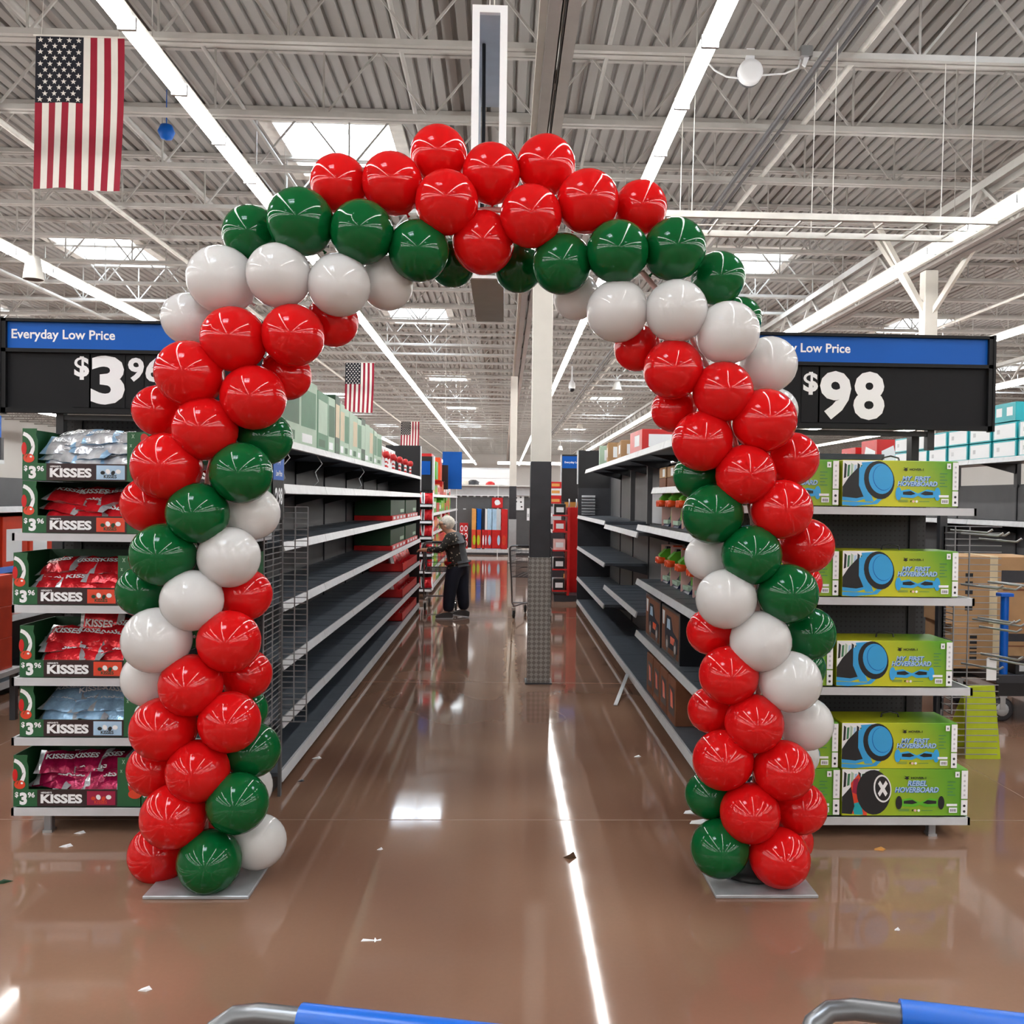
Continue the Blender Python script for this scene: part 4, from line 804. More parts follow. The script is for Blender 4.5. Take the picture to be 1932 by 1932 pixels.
def cart_at(pa, pb, label, wd):
    a, b = P(*pa, z=1.0), P(*pb, z=1.0); d = (b-a); d.z = 0; d.normalize(); ang = math.atan2(d.y, d.x)
    mid = a+d*(wd/2-.03)
    return cart(label, 'hand', (mid.x, mid.y, 0), ang+math.pi, wd)   # turned so that the basket comes towards the viewer
cart_at((440, 1908), (830, 1952), 'shopping cart with blue grip, only its handle showing at the bottom left', .56)
cart_at((1560, 1898), (1932, 1942), 'shopping cart with blue grip, only its handle showing at the bottom right', .56)

# ================================================================== person
def skin_mesh(name, vd, edges, root, sub=2):
    ks = list(vd); me = bpy.data.meshes.new(name); me.from_pydata([vd[k][0] for k in ks], [(ks.index(a), ks.index(b)) for a, b in edges], [])
    o = bpy.data.objects.new(name, me); COL.objects.link(o); md = o.modifiers.new('skin', 'SKIN'); md.use_smooth_shade = True
    for i, k in enumerate(ks):
        sv = me.skin_vertices[0].data[i]; r = vd[k][1]; sv.radius = r if isinstance(r, tuple) else (r, r); sv.use_root = (k == root)
    s = o.modifiers.new('sub', 'SUBSURF'); s.levels = sub; s.render_levels = sub
    dg = bpy.context.evaluated_depsgraph_get(); dg.update(); out = bpy.data.meshes.new_from_object(o.evaluated_get(dg)); bpy.data.objects.remove(o); out.name = name; return out
J = dict(pel=((.03, .02, .72), (.13, .115)), waist=((.025, .02, .85), (.14, .12)), chest=((-.01, .02, 1.0), (.145, .115)), up=((-.03, .02, 1.1), (.105, .085)), neck=((-.075, .02, 1.165), .045), skull=((-.13, .01, 1.215), .065), crown=((-.155, .0, 1.285), .09), top=((-.15, 0, 1.32), .06),
         ls=((-.07, -.12, 1.09), .058), le=((-.17, -.17, .93), .042), lw=((-.38, -.12, .925), .028), lp=((-.435, -.10, .925), (.03, .018)),
         rs=((.03, .155, 1.09), .058), re=((.12, .25, .95), .042), rw=((-.10, .34, .93), .028), rp=((-.16, .35, .93), (.03, .018)),
         lh=((-.01, -.06, .64), .105), lk=((-.06, -.08, .36), .08), la=((-.085, -.08, .085), .045), lt=((-.19, -.09, .035), .03),
         rh=((.08, .09, .64), .105), rk=((.10, .09, .37), .08), ra=((.125, .10, .10), .04), rt=((.05, .07, .03), .03))
for s, yy, p in (('l', -.10, 'lp'), ('r', .35, 'rp')):
    px_, _, pz = J[p][0]
    for i in range(4): J[f'{s}f{i}'] = ((px_-.045, yy-.024+.016*i, pz-.004+.004*(i in (1, 2))), .0085); J[f'{s}g{i}'] = ((px_-.07+.006*(i == 3), yy-.022+.015*i, pz-.034), .0075)
    J[s+'t0'] = ((px_+.005, yy+(.04 if s == 'l' else -.04), pz-.012), .009); J[s+'t1'] = ((px_-.03, yy+(.045 if s == 'l' else -.045), pz-.03), .008)
E_ = [('pel', 'waist'), ('waist', 'chest'), ('chest', 'up'), ('up', 'neck'), ('neck', 'skull'), ('skull', 'crown'), ('crown', 'top'), ('up', 'ls'), ('ls', 'le'), ('le', 'lw'), ('lw', 'lp'), ('up', 'rs'), ('rs', 're'), ('re', 'rw'), ('rw', 'rp'),
      ('pel', 'lh'), ('lh', 'lk'), ('lk', 'la'), ('la', 'lt'), ('pel', 'rh'), ('rh', 'rk'), ('rk', 'ra'), ('ra', 'rt')]
for s in 'lr':
    for i in range(4): E_ += [(s+'p', f'{s}f{i}'), (f'{s}f{i}', f'{s}g{i}')]
    E_ += [(s+'p', s+'t0'), (s+'t0', s+'t1')]
ft = P(857, 1166, z=0)
per = thing('person', 'stooped grey-haired person in charcoal jacket and navy trousers leaning on a cart', 'person', ft)
JB = {k: ((v[0], tuple(q*.8 for q in v[1])) if k in ('pel', 'waist', 'chest', 'up') else (v[0], v[1]*.85) if k in ('lh', 'rh') else v) for k, v in J.items()}
me = skin_mesh('body', JB, E_, 'pel'); me.materials.append(M['skin']); link('body', me, per)
def sub(keys, grow, extra=None, drop=()):
    d = {k: (J[k][0], tuple(v*grow for v in J[k][1]) if isinstance(J[k][1], tuple) else J[k][1]*grow) for k in keys}
    if extra: d.update(extra)
    return d, [e for e in E_ if e[0] in d and e[1] in d]
d, e = sub(['waist', 'chest', 'up', 'ls', 'le', 'lw', 'rs', 're', 'rw'], 1.2, {'hem': ((.045, .02, .745), (.185, .16)), 'col': ((-.06, .02, 1.145), .062)})
me = skin_mesh('jacket', d, e+[('waist', 'hem'), ('up', 'col')], 'waist'); me.materials.append(M['jacket']); me.materials.append(M['spots'])
for p in me.polygons:
    c = p.center
    if (c.y < -.085 and c.x < .06) or c.x < -.125 or c.y > .2: p.material_index = 1
link('jacket', me, per, (0, 0, 0))
d, e = sub(['pel', 'lh', 'lk', 'rh', 'rk'], 1.16, {'lc': ((-.08, -.08, .075), .078), 'rc': ((.13, .10, .085), .078), 'wb': ((.03, .02, .80), (.155, .14))})
me = skin_mesh('trousers', d, e+[('lk', 'lc'), ('rk', 'rc'), ('pel', 'wb')], 'pel'); me.materials.append(M['navy']); link('trousers', me, per)
b = MB(); b.lathe([(.18, 0), (.183, -.025), (.17, -.05), (.14, -.03)], M['red'], 24, (0, 0, 0)); o = b.build('shirt_hem', per); o.location = (.035, .02, .765); o.scale = (1, .9, 1)
for x, y, z, rx in ((-.11, -.08, 0, 0), (.10, .09, .012, -8)):
    s = MB(); pr = [(-.13, 0), (.085, 0), (.095, .03), (.09, .075), (.03, .09), (-.05, .075), (-.11, .05), (-.138, .025)]
    s.slab([(a, c) for a, c in pr], -.045, .045, M['shoe']); s.box(-.134, .095, -.047, .047, -.004, .012, M['lgrey']); o = s.build('shoe', per); o.location = (x, y, z+.004); o.rotation_euler = (0, R(-rx), R(8))
hm = MB(); hm.lathe([(0, .112), (.05, .105), (.095, .065), (.11, .0), (.104, -.05), (.085, -.085), (.05, -.1), (0, -.1)], M['hair'], 20); o = hm.build('hair', per); o.location = (-.105, .012, 1.292); o.rotation_euler = (0, R(34), 0); o.scale = (.92, .88, .84)
fc = MB(); fc.lathe([(0, -.028), (.012, -.02), (.016, -.005), (.008, .02), (0, .03)], M['skin'], 8, (-.243, 0, 1.235)); fc.build('nose', per)
fc = MB()
for s in (-1, 1): fc.lathe([(.022, 0), (.02, .002), (0, .002)], M['hdark'], 12, (-.232, s*.034, 1.262), 'x')
fc.bar((-.232, -.056, 1.266), (-.13, -.088, 1.275), .005, .006, M['hdark']); fc.bar((-.232, -.02, 1.264), (-.232, .02, 1.264), .004, .004, M['hdark']); fc.build('glasses', per)
fc = MB(); fc.lathe([(0, -.004), (.016, -.002), (.014, .006), (0, .008)], M['skin'], 10, (-.13, -.088, 1.24), 'y'); fc.build('ear', per)
MB().bar((-.226, -.02, 1.195), (-.226, .02, 1.195), .006, .006, M['red']).build('mouth', per)
cart('dark shopping cart in front of the stooped person in the aisle', 'dark', (-.86, 13.0, 0), R(6), .5)
cart('grey shopping cart parked behind the diamond plate column', 'dark', (.36, 12.2, 0), R(-8), .55)

# ================================================================== beyond the aisle
random.seed(5)
def shop_run(name, label, xf, xb, y0, y1, nb, zs, top):
    t = thing(name, label, 'shelving'); bay_backs(t, y0, y1, nb, xb, .1, top); base(t, y0, y1, nb, xf, xb)
    L = (y1-y0)/nb
    for z in zs:
        for k in range(nb): shelf(t, y0+k*L, y0+(k+1)*L, z, xf, xb)
    return t
def stock(items, xf, xb, y0, y1, z, hmin, hmax, wmin, wmax, cols, name, lab, cat, grp, maxn=12):
    """a row of goods along y, each a thing"""
    y = y0+.05; k = 0; s = 1 if xf > xb else -1
    while y < y1-wmax and k < maxn:
        wd = random.uniform(wmin, wmax); h = random.uniform(hmin, hmax); c = random.choice(cols); c2 = random.choice(('ink', 'orange', 'tan', 'lime'))
        a = MB(); x0, x1 = sorted((xf-.03*s, xb+.06*s)); a.bbox(x0, x1, y, y+wd-.015, z+.001, z+h, M[c])
        xx = xf-.0295*s; q = [(xx, y+wd*.15, z+h*.3), (xx, y+wd*.75, z+h*.3), (xx, y+wd*.75, z+h*.75), (xx, y+wd*.15, z+h*.75)]
        a.add(q if s > 0 else q[::-1], [(0, 1, 2, 3)], M[c2]); a.add([(x0+.05, y-.0004, z+h*.3), (x1-.05, y-.0004, z+h*.3), (x1-.05, y-.0004, z+h*.8), (x0+.05, y-.0004, z+h*.8)], [(0, 1, 2, 3)], M[c2])
        tag(a.build(name), ORD[k]+' from the near end, '+lab, cat, grp); y += wd; k += 1
shop_run('gondola_shelving', 'second shelving run left of the aisle, stocked with red and green goods', -1.2, -1.66, 15.6, 24, 7, (.4, .72, 1.03, 1.36, 1.68), 1.95)
for z, nm in ((1.36, 'top'), (1.03, 'second'), (.72, 'third'), (.4, 'fourth'), (.106, 'lowest'), (1.68, 'upper')):
    stock(None, -1.2, -1.66, 15.6, 24, z, .16, .29, .35, .8, ('red', 'tgreen', 'green', 'red', 'torange', 'pink'), 'snack_carton', 'snack carton on the '+nm+' shelf of the second left run', 'box', 'snack cartons, '+nm+' shelf, second left run', 10)
for k in range(6):
    y = 16+k*1.1; h = (.7, .55, .75, .5, .6, .5)[k]; a = MB(); a.bbox(-1.55, -1.25, y, y+.5, 1.951-.27+.29, 1.97+h*.6, M[('red', 'tgreen', 'torange', 'red', 'green', 'lime')[k]]); a.box(-1.5, -1.3, y-.001, y, 2.02, 2.12, M['ink'])
    tag(a.build('display_carton'), ORD[k]+' tall red or green display carton on the second left run top', 'box', 'display cartons on the second left run')
q = MB(); q.box(-1.34, -1.14, 18.95, 18.98, 1.80, 2.3, M['darker']); q.box(-1.34, -1.21, 18.9, 19.03, 1.951, 1.97, M['dark']); tag(q.build('black_sign'), 'blank black sign standing on the front edge of the second left run', 'sign')
# red end cap display facing the camera
t = endcap('endcap_shelving', 'narrow red stocked end display beyond the left run, white price rails', -1.9, -1.13, 14.75, 15.15, (1.515, 1.25, .995, .72, .45, .16), 2.05, (-1.85, -1.2)); 
for o in t.children:
    if o.name.startswith('shelf'):
        for c in o.children: c.data.materials[0] = M['ink']
q = MB(); q.box(-1.9, -1.14, 15.12, 15.17, 1.75, 2.3, M['darker']); q.box(-1.16, -1.13, 15.0, 15.2, 1.75, 2.3, M['rail']); q.box(-1.45, -1.2, 15.1, 15.118, 2.0, 2.22, M['blue']); q.build('header_board', t)
for i, z in enumerate((1.515, 1.25, .995, .72, .45, .16)):
    for k in range(4):
        o = link('gift_pouch', pm1, None, (-1.74+k*.18, 14.86, z+.1)); o.rotation_euler = (R(80), R(random.uniform(-8, 8)), R(random.uniform(-6, 6))); o.scale = (.65, .9, .8)
        tag(o, 'red pouch, '+ORD[k]+' from the left, on the '+ORD[i]+' shelf of the red end display', 'pouch', 'red pouches on the end display')
for k in range(4):
    a = MB(); a.bbox(-1.85+k*.17, -1.70+k*.17, 14.8, 15.05, 1.785-.0, 1.9, M['red']); 
# right second run and its red rack
shop_run('gondola_shelving', 'second shelving run right of the aisle beyond the red rack', 1.05, 1.55, 17.2, 25, 6, (.4, .72, 1.03, 1.36), 1.6)
for z, nm in ((1.36, 'top'), (1.03, 'second'), (.72, 'third'), (.4, 'fourth'), (.106, 'lowest')):
    stock(None, 1.05, 1.55, 17.2, 25, z, .14, .28, .4, .9, ('red', 'dark', 'red', 'lgrey', 'darker', 'pink'), 'boxed_goods', 'boxed item on the '+nm+' shelf of the second right run', 'box', 'boxed goods, '+nm+' shelf, second right run', 8)
t = thing('red_rack', 'tall red merchandise rack with white shelf edges right of the column', 'rack', (1.02, 14.9, 0))
a = MB(); a.bbox(.02, .45, .2, .26, .1, 1.5, M['red']); a.bbox(.0, .04, -.3, .25, .1, 1.5, M['red']); a.build('red_panel', t); MB().box(-.2, .42, -.28, .24, 0, .1, M['dark']).build('plinth', t)
for z in (.16, .5, .8, 1.1, 1.36):
    o = MB().box(-.24, .0, -.3, .2, z, z+.02, M['red']).build('rack_shelf', t); MB().box(-.245, -.235, -.3, .2, z-.01, z+.04, M['ink']).build('price_rail', o)
    for k in range(2):
        a = MB(); a.bbox(-.21, -.03, -.26+.22*k, -.08+.22*k, z+.021, z+.021+.17, M[('pink', 'darker', 'lgrey', 'red')[(k+int(z*10)) % 4]]); a.box(-.18, -.06, -.261+.22*k, -.2605+.22*k, z+.06, z+.14, M['ink']); o = a.build('boxed_toy')
        for v in o.data.vertices: v.co += Vector((1.02, 14.9, 0))
        tag(o, ('near' if k == 0 else 'far')+' small boxed item on the red rack, shelf at '+('foot', 'knee', 'hip', 'chest', 'eye')[(.16, .5, .8, 1.1, 1.36).index(z)]+' height', 'box', 'boxed items on the red rack')
for k in range(3): MB().tube([(.05+k*.12, .2, 1.5), (.05+k*.12, .1, 1.52), (.05+k*.12, .08, 1.6), (.05+k*.12, .12, 1.63)], .012, M['lgrey'], 6).build('hook', t)
t = thing('header_sign', 'black board with small blue sign over the second right run', 'sign', (1.18, 16.9, 0)); a = MB(); a.box(-.12, .35, 0, .04, 1.6, 2.45, M['darker']); a.box(-.14, -.12, -.02, .06, 1.7, 2.45, M['rail']); a.box(-.1, -.06, .0, .04, 0, 1.6, M['dark']); a.build('board', t)
a = MB(); a.box(-.11, .34, -.012, 0, 2.2, 2.42, M['blue']); a.text('Everyday Low Price', -.07, 2.28, -.0125, M['ink'], wd=.8*.5, bold=.02); a.build('blue_sign', t)
a = MB(); a.bbox(.78, 1.02, 15.9, 16.3, 0, 1.55, M['dark']); a.box(.8, 1.0, 15.895, 15.9, 1.2, 1.5, M['lgrey']); tag(a.build('dark_cabinet'), 'dark merchandiser behind the column on its right side', 'cabinet')
for k, (z, c) in enumerate(((1.552, 'red'), (1.70, 'ink'), (1.82, 'red'))):
    a = MB(); a.bbox(.8, 1.0, 15.95, 16.25, z, z+(.14 if k == 0 else .11), M[c]); a.box(.83, .97, 15.949, 15.95, z+.03, z+.08, M['tan']); tag(a.build('boxed_goods'), ('lowest', 'middle', 'topmost')[k]+' red or white box stacked on the dark merchandiser', 'box', 'boxes on the dark merchandiser')
# back display wall
yb = 27.15; t = thing('display_wall', 'long dark grey slatted display wall at the end of the aisle', 'display', (0, yb, 0)); zt_ = 2.03
for k in range(6):
    x = -2.6+k*1.22; a = MB(); a.box(x+.01, x+1.21, 0, .05, .18, zt_-.32, M['panel']); 
    for q in range(6): a.box(x+.1+q*.2, x+.16+q*.2, -.02, 0, zt_-.36, zt_-.32, M['lgrey'])
    for q in range(3): a.box(x+.2+q*.4, x+.28+q*.4, -.03, 0, 1.3, 1.33, M['lgrey'])
    a.build('wall_panel', t); MB().box(x+.01, x+1.21, -.12, .05, zt_-.30, zt_-.04, M['lgrey']).build('top_fascia', t); MB().box(x+.01, x+1.21, -.3, .05, zt_-.04, zt_, M['wall']).build('top_ledge', t)
    b = MB(); b.box(x+.01, x+1.21, -.4, .05, 0, .14, M['dark']); b.box(x+.01, x+1.21, -.41, -.4, .06, .16, M['rail']); b.build('base_deck', t)
for k, (c, px_, r) in enumerate((('hair', 880, .16), ('dark', 893, .2), ('red', 925, .14), ('ink', 945, .2), ('dark', 1015, .14), ('ink', 900, .12))):
    a = P(px_, 918, y=yb-.1); tag(MB().lathe([(r, 0), (r*.9, r*.4), (r*.4, r*.7), (0, r*.72)], M[c], 14, (a.x, yb-.12, zt_+.001)).build('bundle'), ('beige', 'dark left', 'red', 'white right', 'dark right', 'white left')[k]+' rounded bundle on the ledge of the back display wall', 'bundle', 'bundles on the back ledge')
wr = [('tan', 895, .15), ('blue', 903, .15), ('navy', 912, .08), ('ink', 917, .06), ('sky', 924, .14), ('sky', 932, .14), ('lgrey', 941, .14), ('red', 951, .2)]
for k, (c, px_, wd) in enumerate(wr):
    x = P(px_, 1000, y=yb-.2).x; a = MB(); a.slab([(x-wd/2, .16), (x+wd/2, .16), (x+wd/2, 1.32), (x-wd/2, 1.34)], yb-.3, yb-.12, M[c]); a.box(x-wd/2, x+wd/2, yb-.304, yb-.3, .18, .72, M['red' if k > 1 else 'orange']); a.ell(x, .42, wd*.3, .15, yb-.305, M[('lime', 'lime', 'ink', 'ink', 'sky', 'red', 'sky', 'orange')[k]], 0, 12)
    tag(a.build('wrap_pack'), ORD[k]+' upright pack of gift wrap from the left, on the back display wall base', 'pack', 'gift wrap packs on the back wall')
x = P(938, 970, y=yb-.05).x
t = thing('poster', 'red square poster with white round figure above the gift wrap packs', 'poster', (x, yb-.04, 1.36)); MB().box(-.16, .16, -.01, 0, 0, .3, M['red']).build('board', t); a = MB(); a.ell(0, .16, .08, .08, -.011, M['ink'], 0, 16); a.ell(.02, .12, .09, .04, -.0105, M['pink'], .3, 12); a.build('print', t)
x = P(875, 1015, y=yb-.2).x; t = thing('stencil_panel', 'red panel with white round openings at the left of the gift wrap', 'panel', (x, yb-.2, .16)); MB().box(-.12, .12, 0, .03, 0, .75, M['red']).build('board', t); a = MB()
for k in range(6): a.ell(-.06+.12*(k % 2), .15+.22*(k//2), .05, .09, -.0008, M['ink'], 0, 12); a.ell(-.06+.12*(k % 2), .15+.22*(k//2), .03, .06, -.0015, M['red'], 0, 12)
a.build('print', t)
x = P(979, 952, y=yb-.05).x; t = thing('notice', 'white notice sheet with dark marks on the display wall, between the two columns', 'notice', (x, yb-.03, 1.3)); MB().box(-.15, .15, -.01, 0, 0, .48, M['ink']).build('sheet', t); a = MB()
for k, (u, v) in enumerate(((.05, .38), (-.08, .36), (-.08, .25), (.06, .24), (.08, .1))): a.ell(u, v, .03, .025, -.011, M['dark'], 0, 10)
a.build('marks', t)
a = MB(); a.box(-.02, .06, yb-.06, yb-.03, 1.0, 1.36, M['ink']); a.box(-.005, .045, yb-.062, yb-.06, 1.1, 1.2, M['lgrey']); o = a.build('phone_box'); o.location.x = P(995, 985, y=yb).x; tag(o, 'white narrow wall box on the display wall beside the column', 'box')
a, b_ = P(835, 852, y=19.5), P(871, 923, y=19.5); t = thing('hanging_banner', 'plain blue banner hanging over the second left run', 'banner', (a.x, 19.5, b_.z)); MB().box(0, b_.x-a.x, 0, .02, 0, a.z-b_.z, M['blue']).build('banner_sheet', t); q = MB()
for xx in (.05, b_.x-a.x-.05): q.tube([(xx, .01, a.z-b_.z), (xx, .01, ZB-b_.z)], .005, M['white'], 4)
q.build('hanging_wire', t)
# cross lights and white panels before the far wall
for x0, x1, y, z in ((-4.2, -1.4, YJ+24*SJ, 3.35), (-.3, 3.4, YJ+24*SJ, 3.3)):
    t = thing('strip_light', 'short crosswise strip light far back, '+('left' if x0 < -1 else 'right')+' of the columns', 'light', (x0, y, z), 0, 'crosswise strip lights'); MB().box(0, x1-x0, -.06, .06, 0, .1, M['lamp']).build('lamp_lens', t); q = MB(); q.box(0, x1-x0, -.03, .03, .1, .14, M['white'])
    for xx in (.2, x1-x0-.2): q.tube([(xx, 0, .14), (xx, 0, ZB-z+.02)], .006, M['white'], 4)
    q.build('housing', t)
t = thing('panel_door', 'wide white sectional door in the far wall beyond the display wall', 'door', (-4.6, 62, 0)); 
for k in range(6): MB().box(0, 5.2, 0, .08, .02+k*.6, .6+k*.6, M['ink']).build('door_panel', t)
MB().box(-.15, 5.35, .08, .12, 0, 3.7, M['lgrey']).build('door_frame', t)

# ================================================================== wire side racks
def wire_panel(b, p, q, z0, z1, nh, nv, lean=0.0):
    p, q = Vector(p), Vector(q)
    for k in range(nh+1):
        z = z0+(z1-z0)*k/nh; b.bar(p+Vector((0, 0, z)), q+Vector((0, 0, z)), .0045, .0045, M['wire'])
    for k in range(nv+1):
        e = p+(q-p)*k/max(nv, 1); b.bar(e+Vector((0, 0, z0)), e+Vector((0, 0, z1)), .006, .006, M['wire'])
t = thing('wire_side_rack', 'wire side rack on the inner side of the left end cap, facing the aisle', 'rack', (-1.185, 4.8, 0)); o = Vector(t.location)
b = MB(); wire_panel(b, (-1.185, 4.62, 0), (-1.185, 4.98, 0), .30, 1.56, 42, 2); so = b.build('side_grid', t, off=o); so['kind'] = 'stuff'
b = MB(); wire_panel(b, (-1.185, 5.0, 0), (-1.05, 5.0, 0), .40, 1.56, 38, 2); so = b.build('end_grid', t, off=o); so['kind'] = 'stuff'
b = MB(); b.box(-1.195, -1.18, 4.975, 5.005, 0, 1.9, M['panel']); b.build('rack_post', t, off=o)
t = thing('aisle_price_tag', 'small blue and black price tag reading 2 98 on the left run end', 'sign', (-1.18, 4.75, 1.49)); b = MB(); b.box(-.004, .004, 0, .22, 0, .36, M['black']); b.build('tag_plate', t); b = MB(); b.box(.004, .006, 0, .22, .21, .36, M['blue'])
for s_, y_, z_, h_ in (('2', .03, .05, .12), ('98', .10, .08, .09)): b.text(s_, 0, 0, 0, M['ink'], h=h_, bold=.03, fn=lambda v: (.0068, y_+v[0]*.8, z_+v[2]))
b.text('Everyday', 0, 0, 0, M['ink'], h=.04, bold=.02, fn=lambda v: (.0068, .03+v[0]*.8, .29+v[2])); b.text('Low Price', 0, 0, 0, M['ink'], h=.03, bold=.02, fn=lambda v: (.0068, .05+v[0]*.8, .23+v[2])); b.build('tag_print', t)
xa, xb, yy = P(1778, 1200, y=4.95).x, P(1886, 1200, y=4.95).x, 4.95
t = thing('wire_side_rack', 'wire side rack with silver peg hooks on the right of the right end cap', 'rack', (xa, yy, 0)); o = Vector(t.location)
b = MB(); wire_panel(b, (xa, yy, 0), (xb, yy, 0), .25, 1.5, 36, 0); b.bar((xa+.14, yy, .25), (xa+.14, yy, 1.5), .006, .006, M['wire']); so = b.build('wire_grid', t, off=o); so['kind'] = 'stuff'
b = MB(); wire_panel(b, (xa, yy-.12, 0), (xa, yy, 0), .5, 1.5, 28, 1); so = b.build('side_grid', t, off=o); so['kind'] = 'stuff'
b = MB(); b.box(xa-.02, xa+.02, yy+.01, yy+.05, 0, 1.62, M['dark']); b.build('rack_post', t, off=o)
b = MB(); b.box(xb-.075, xb-.02, yy-.012, yy-.008, .66, .78, M['ink']); b.build('card_tag', t, off=o)
random.seed(3)
for k in range(16):
    x = xa+.03+random.random()*(xb-xa-.06); z = (1.46, 1.2, .98, .78)[k//4]+random.uniform(-.03, .03); b = MB(); b.tube([(x, yy, z), (x+.06, yy-.06, z-.005), (x+.13, yy-.14, z-.01), (x+.15, yy-.155, z+.008)], .006, M['chrome'], 6); b.build('peg_hook', t, 'zinc peg hook', off=o)
a, b_ = P(1822, 1432, z=0), P(1897, 1437, z=0); t = thing('lime_board', 'lime yellow folded sign standing on the floor behind the right wire rack', 'sign', a); d = b_-a
c = MB(); c.slab([(0, 0), (d.x, 0), (d.x*.78, .47), (-.02, .46)], 0, .012, M['lime']); c.build('front_leaf', t); c = MB(); c.add([(0, .3, 0), (d.x, .3, 0), (d.x*.78, .02, .47), (0, .02, .46), (0, .31, 0), (d.x, .31, 0), (d.x*.78, .03, .47), (0, .03, .46)], [(0, 1, 2, 3), (7, 6, 5, 4), (0, 4, 5, 1), (1, 5, 6, 2), (3, 2, 6, 7), (0, 3, 7, 4)], M['lime']); c.build('rear_leaf', t)
tag(MB().lathe([(.016, -.001), (.02, -.003), (.02, .0), (.016, .002)], M['midgreen'], 12, (P(1885, 1428, y=a.y-.004).x, a.y-.004, .035), 'y').build('grommet', t), 'green grommet', None)

# ================================================================== right hand background
nx_ = 4.6
t = thing('gondola_shelving', 'shelving run in the next aisle at right, white and teal cartons on top', 'shelving'); bay_backs(t, 5.4, 15, 8, nx_+.5, .1, 1.83); base(t, 5.4, 15, 8, nx_, nx_+.5)
for k in range(8):
    for z in (2.06, 1.47, 1.05): o = shelf(t, 5.4+k*1.2, 6.6+k*1.2, z, nx_, nx_+.5, 'rail', .045)
    MB().box(nx_+.48, nx_+.52, 5.4+k*1.2-.03, 5.4+k*1.2+.03, 1.8, 2.06, M['dark']).build('upright', t)
for row in range(2):
    for k in range(9):
        y = 6.9+k*.44; c = MB(); c.bbox(nx_+.04, nx_+.4, y, y+.40, 2.063+row*.165, 2.22+row*.165, M['teal'], .004); c.add([(nx_+.0396, y+.02, 2.075+row*.165), (nx_+.0396, y+.38, 2.075+row*.165), (nx_+.0396, y+.38, 2.205+row*.165), (nx_+.0396, y+.02, 2.205+row*.165)], [(3, 2, 1, 0)], M['ink']); c.poly([(nx_+.06, 2.075+row*.165), (nx_+.38, 2.075+row*.165), (nx_+.38, 2.205+row*.165), (nx_+.06, 2.205+row*.165)], y-.0004, M['ink'])
        c.add([(nx_+.0392, y+.28, 2.12+row*.165), (nx_+.0392, y+.33, 2.12+row*.165), (nx_+.0392, y+.33, 2.16+row*.165), (nx_+.0392, y+.28, 2.16+row*.165)], [(3, 2, 1, 0)], M['lgrey'])
        tag(c.build('white_carton'), 'white and teal carton, '+ORD[k]+' from the near end, '+('lower' if row == 0 else 'upper')+' row, on the next right run', 'box', 'white and teal cartons at right')
a = P(1893, 822, x=nx_+.04); t = thing('teal_carton', 'teal carton with picture dots on the white cartons at the right edge', 'box', (nx_+.2, a.y, 2.395)); MB().bbox(-.16, .16, -.2, .2, 0, .17, M['teal']).build('carton_body', t); c = MB(); 
for u in (-.1, .08): c.add([(-.1605, u-.05, .05), (-.1605, u-.05, .13), (-.1605, u+.05, .13), (-.1605, u+.05, .05)], [(0, 1, 2, 3)], M['ink'])
c.build('picture_label', t)
for k, (y, h, c1, c2) in enumerate(((11.6, .36, 'red', 'ink'), (12.3, .3, 'red', 'pink'), (13.2, .26, 'pink', 'magenta'), (14.1, .28, 'pink', 'sky'))):
    t = thing('display_pack', ('red and white', 'red and pale', 'pink and magenta', 'pink and blue')[k]+' pack on top of the next right run, seen under the price sign', 'box', (nx_+.2, y, 2.062), 0, 'packs on the next right run'); MB().bbox(-.16, .16, -.25, .25, 0, h, M[c1]).build('carton_body', t); c = MB(); c.add([(-.1605, -.2, .05), (-.1605, -.2, h*.6), (-.1605, .1, h*.8), (-.1605, .2, .05)], [(0, 1, 2, 3)], M[c2]); c.poly([(-.1, .05), (.1, .05), (.05, h*.8), (-.1, h*.6)], -.2505, M[c2]); c.build('print', t)
# stock cart with brown cartons
fy = 6.75; t = thing('stock_cart', 'dark platform stock cart with blue post and grey casters at the right edge', 'cart', (4.17, fy+.3, 0)); c = MB(); c.bbox(-.5, .8, -.35, .45, .30, .36, M['dark']); c.build('deck', t); c = MB()
for yy_ in (-.34, .4): c.box(-.48, .78, yy_, yy_+.03, .20, .30, M['darker'])
c.build('frame', t); MB().tube([(-.42, -.30, .36), (-.42, -.30, .95)], .03, M['hand'], 12).build('blue_post', t, 'blue post'); MB().bbox(-.47, -.37, -.34, -.26, .94, .965, M['hand']).build('post_cap', t, 'blue post cap')
for x, y in ((-.42, -.28), (.7, -.28), (-.42, .36), (.7, .36)):
    c = MB(); c.lathe([(0, -.018), (.075, -.018), (.09, -.012), (.09, .012), (.075, .018), (0, .018)], M['dark'], 18, (x, y, .09), 'y'); c.lathe([(0, -.02), (.05, -.02), (.05, .02), (0, .02)], M['lgrey'], 14, (x, y, .09), 'y'); w_ = c.build('caster', t); c = MB(); c.box(x-.03, x+.03, y-.03, y+.03, .18, .2, M['chrome']); c.box(x-.02, x+.02, y-.026, y-.021, .09, .19, M['chrome']); c.box(x-.02, x+.02, y+.021, y+.026, .09, .19, M['chrome']); c.build('fork', w_)
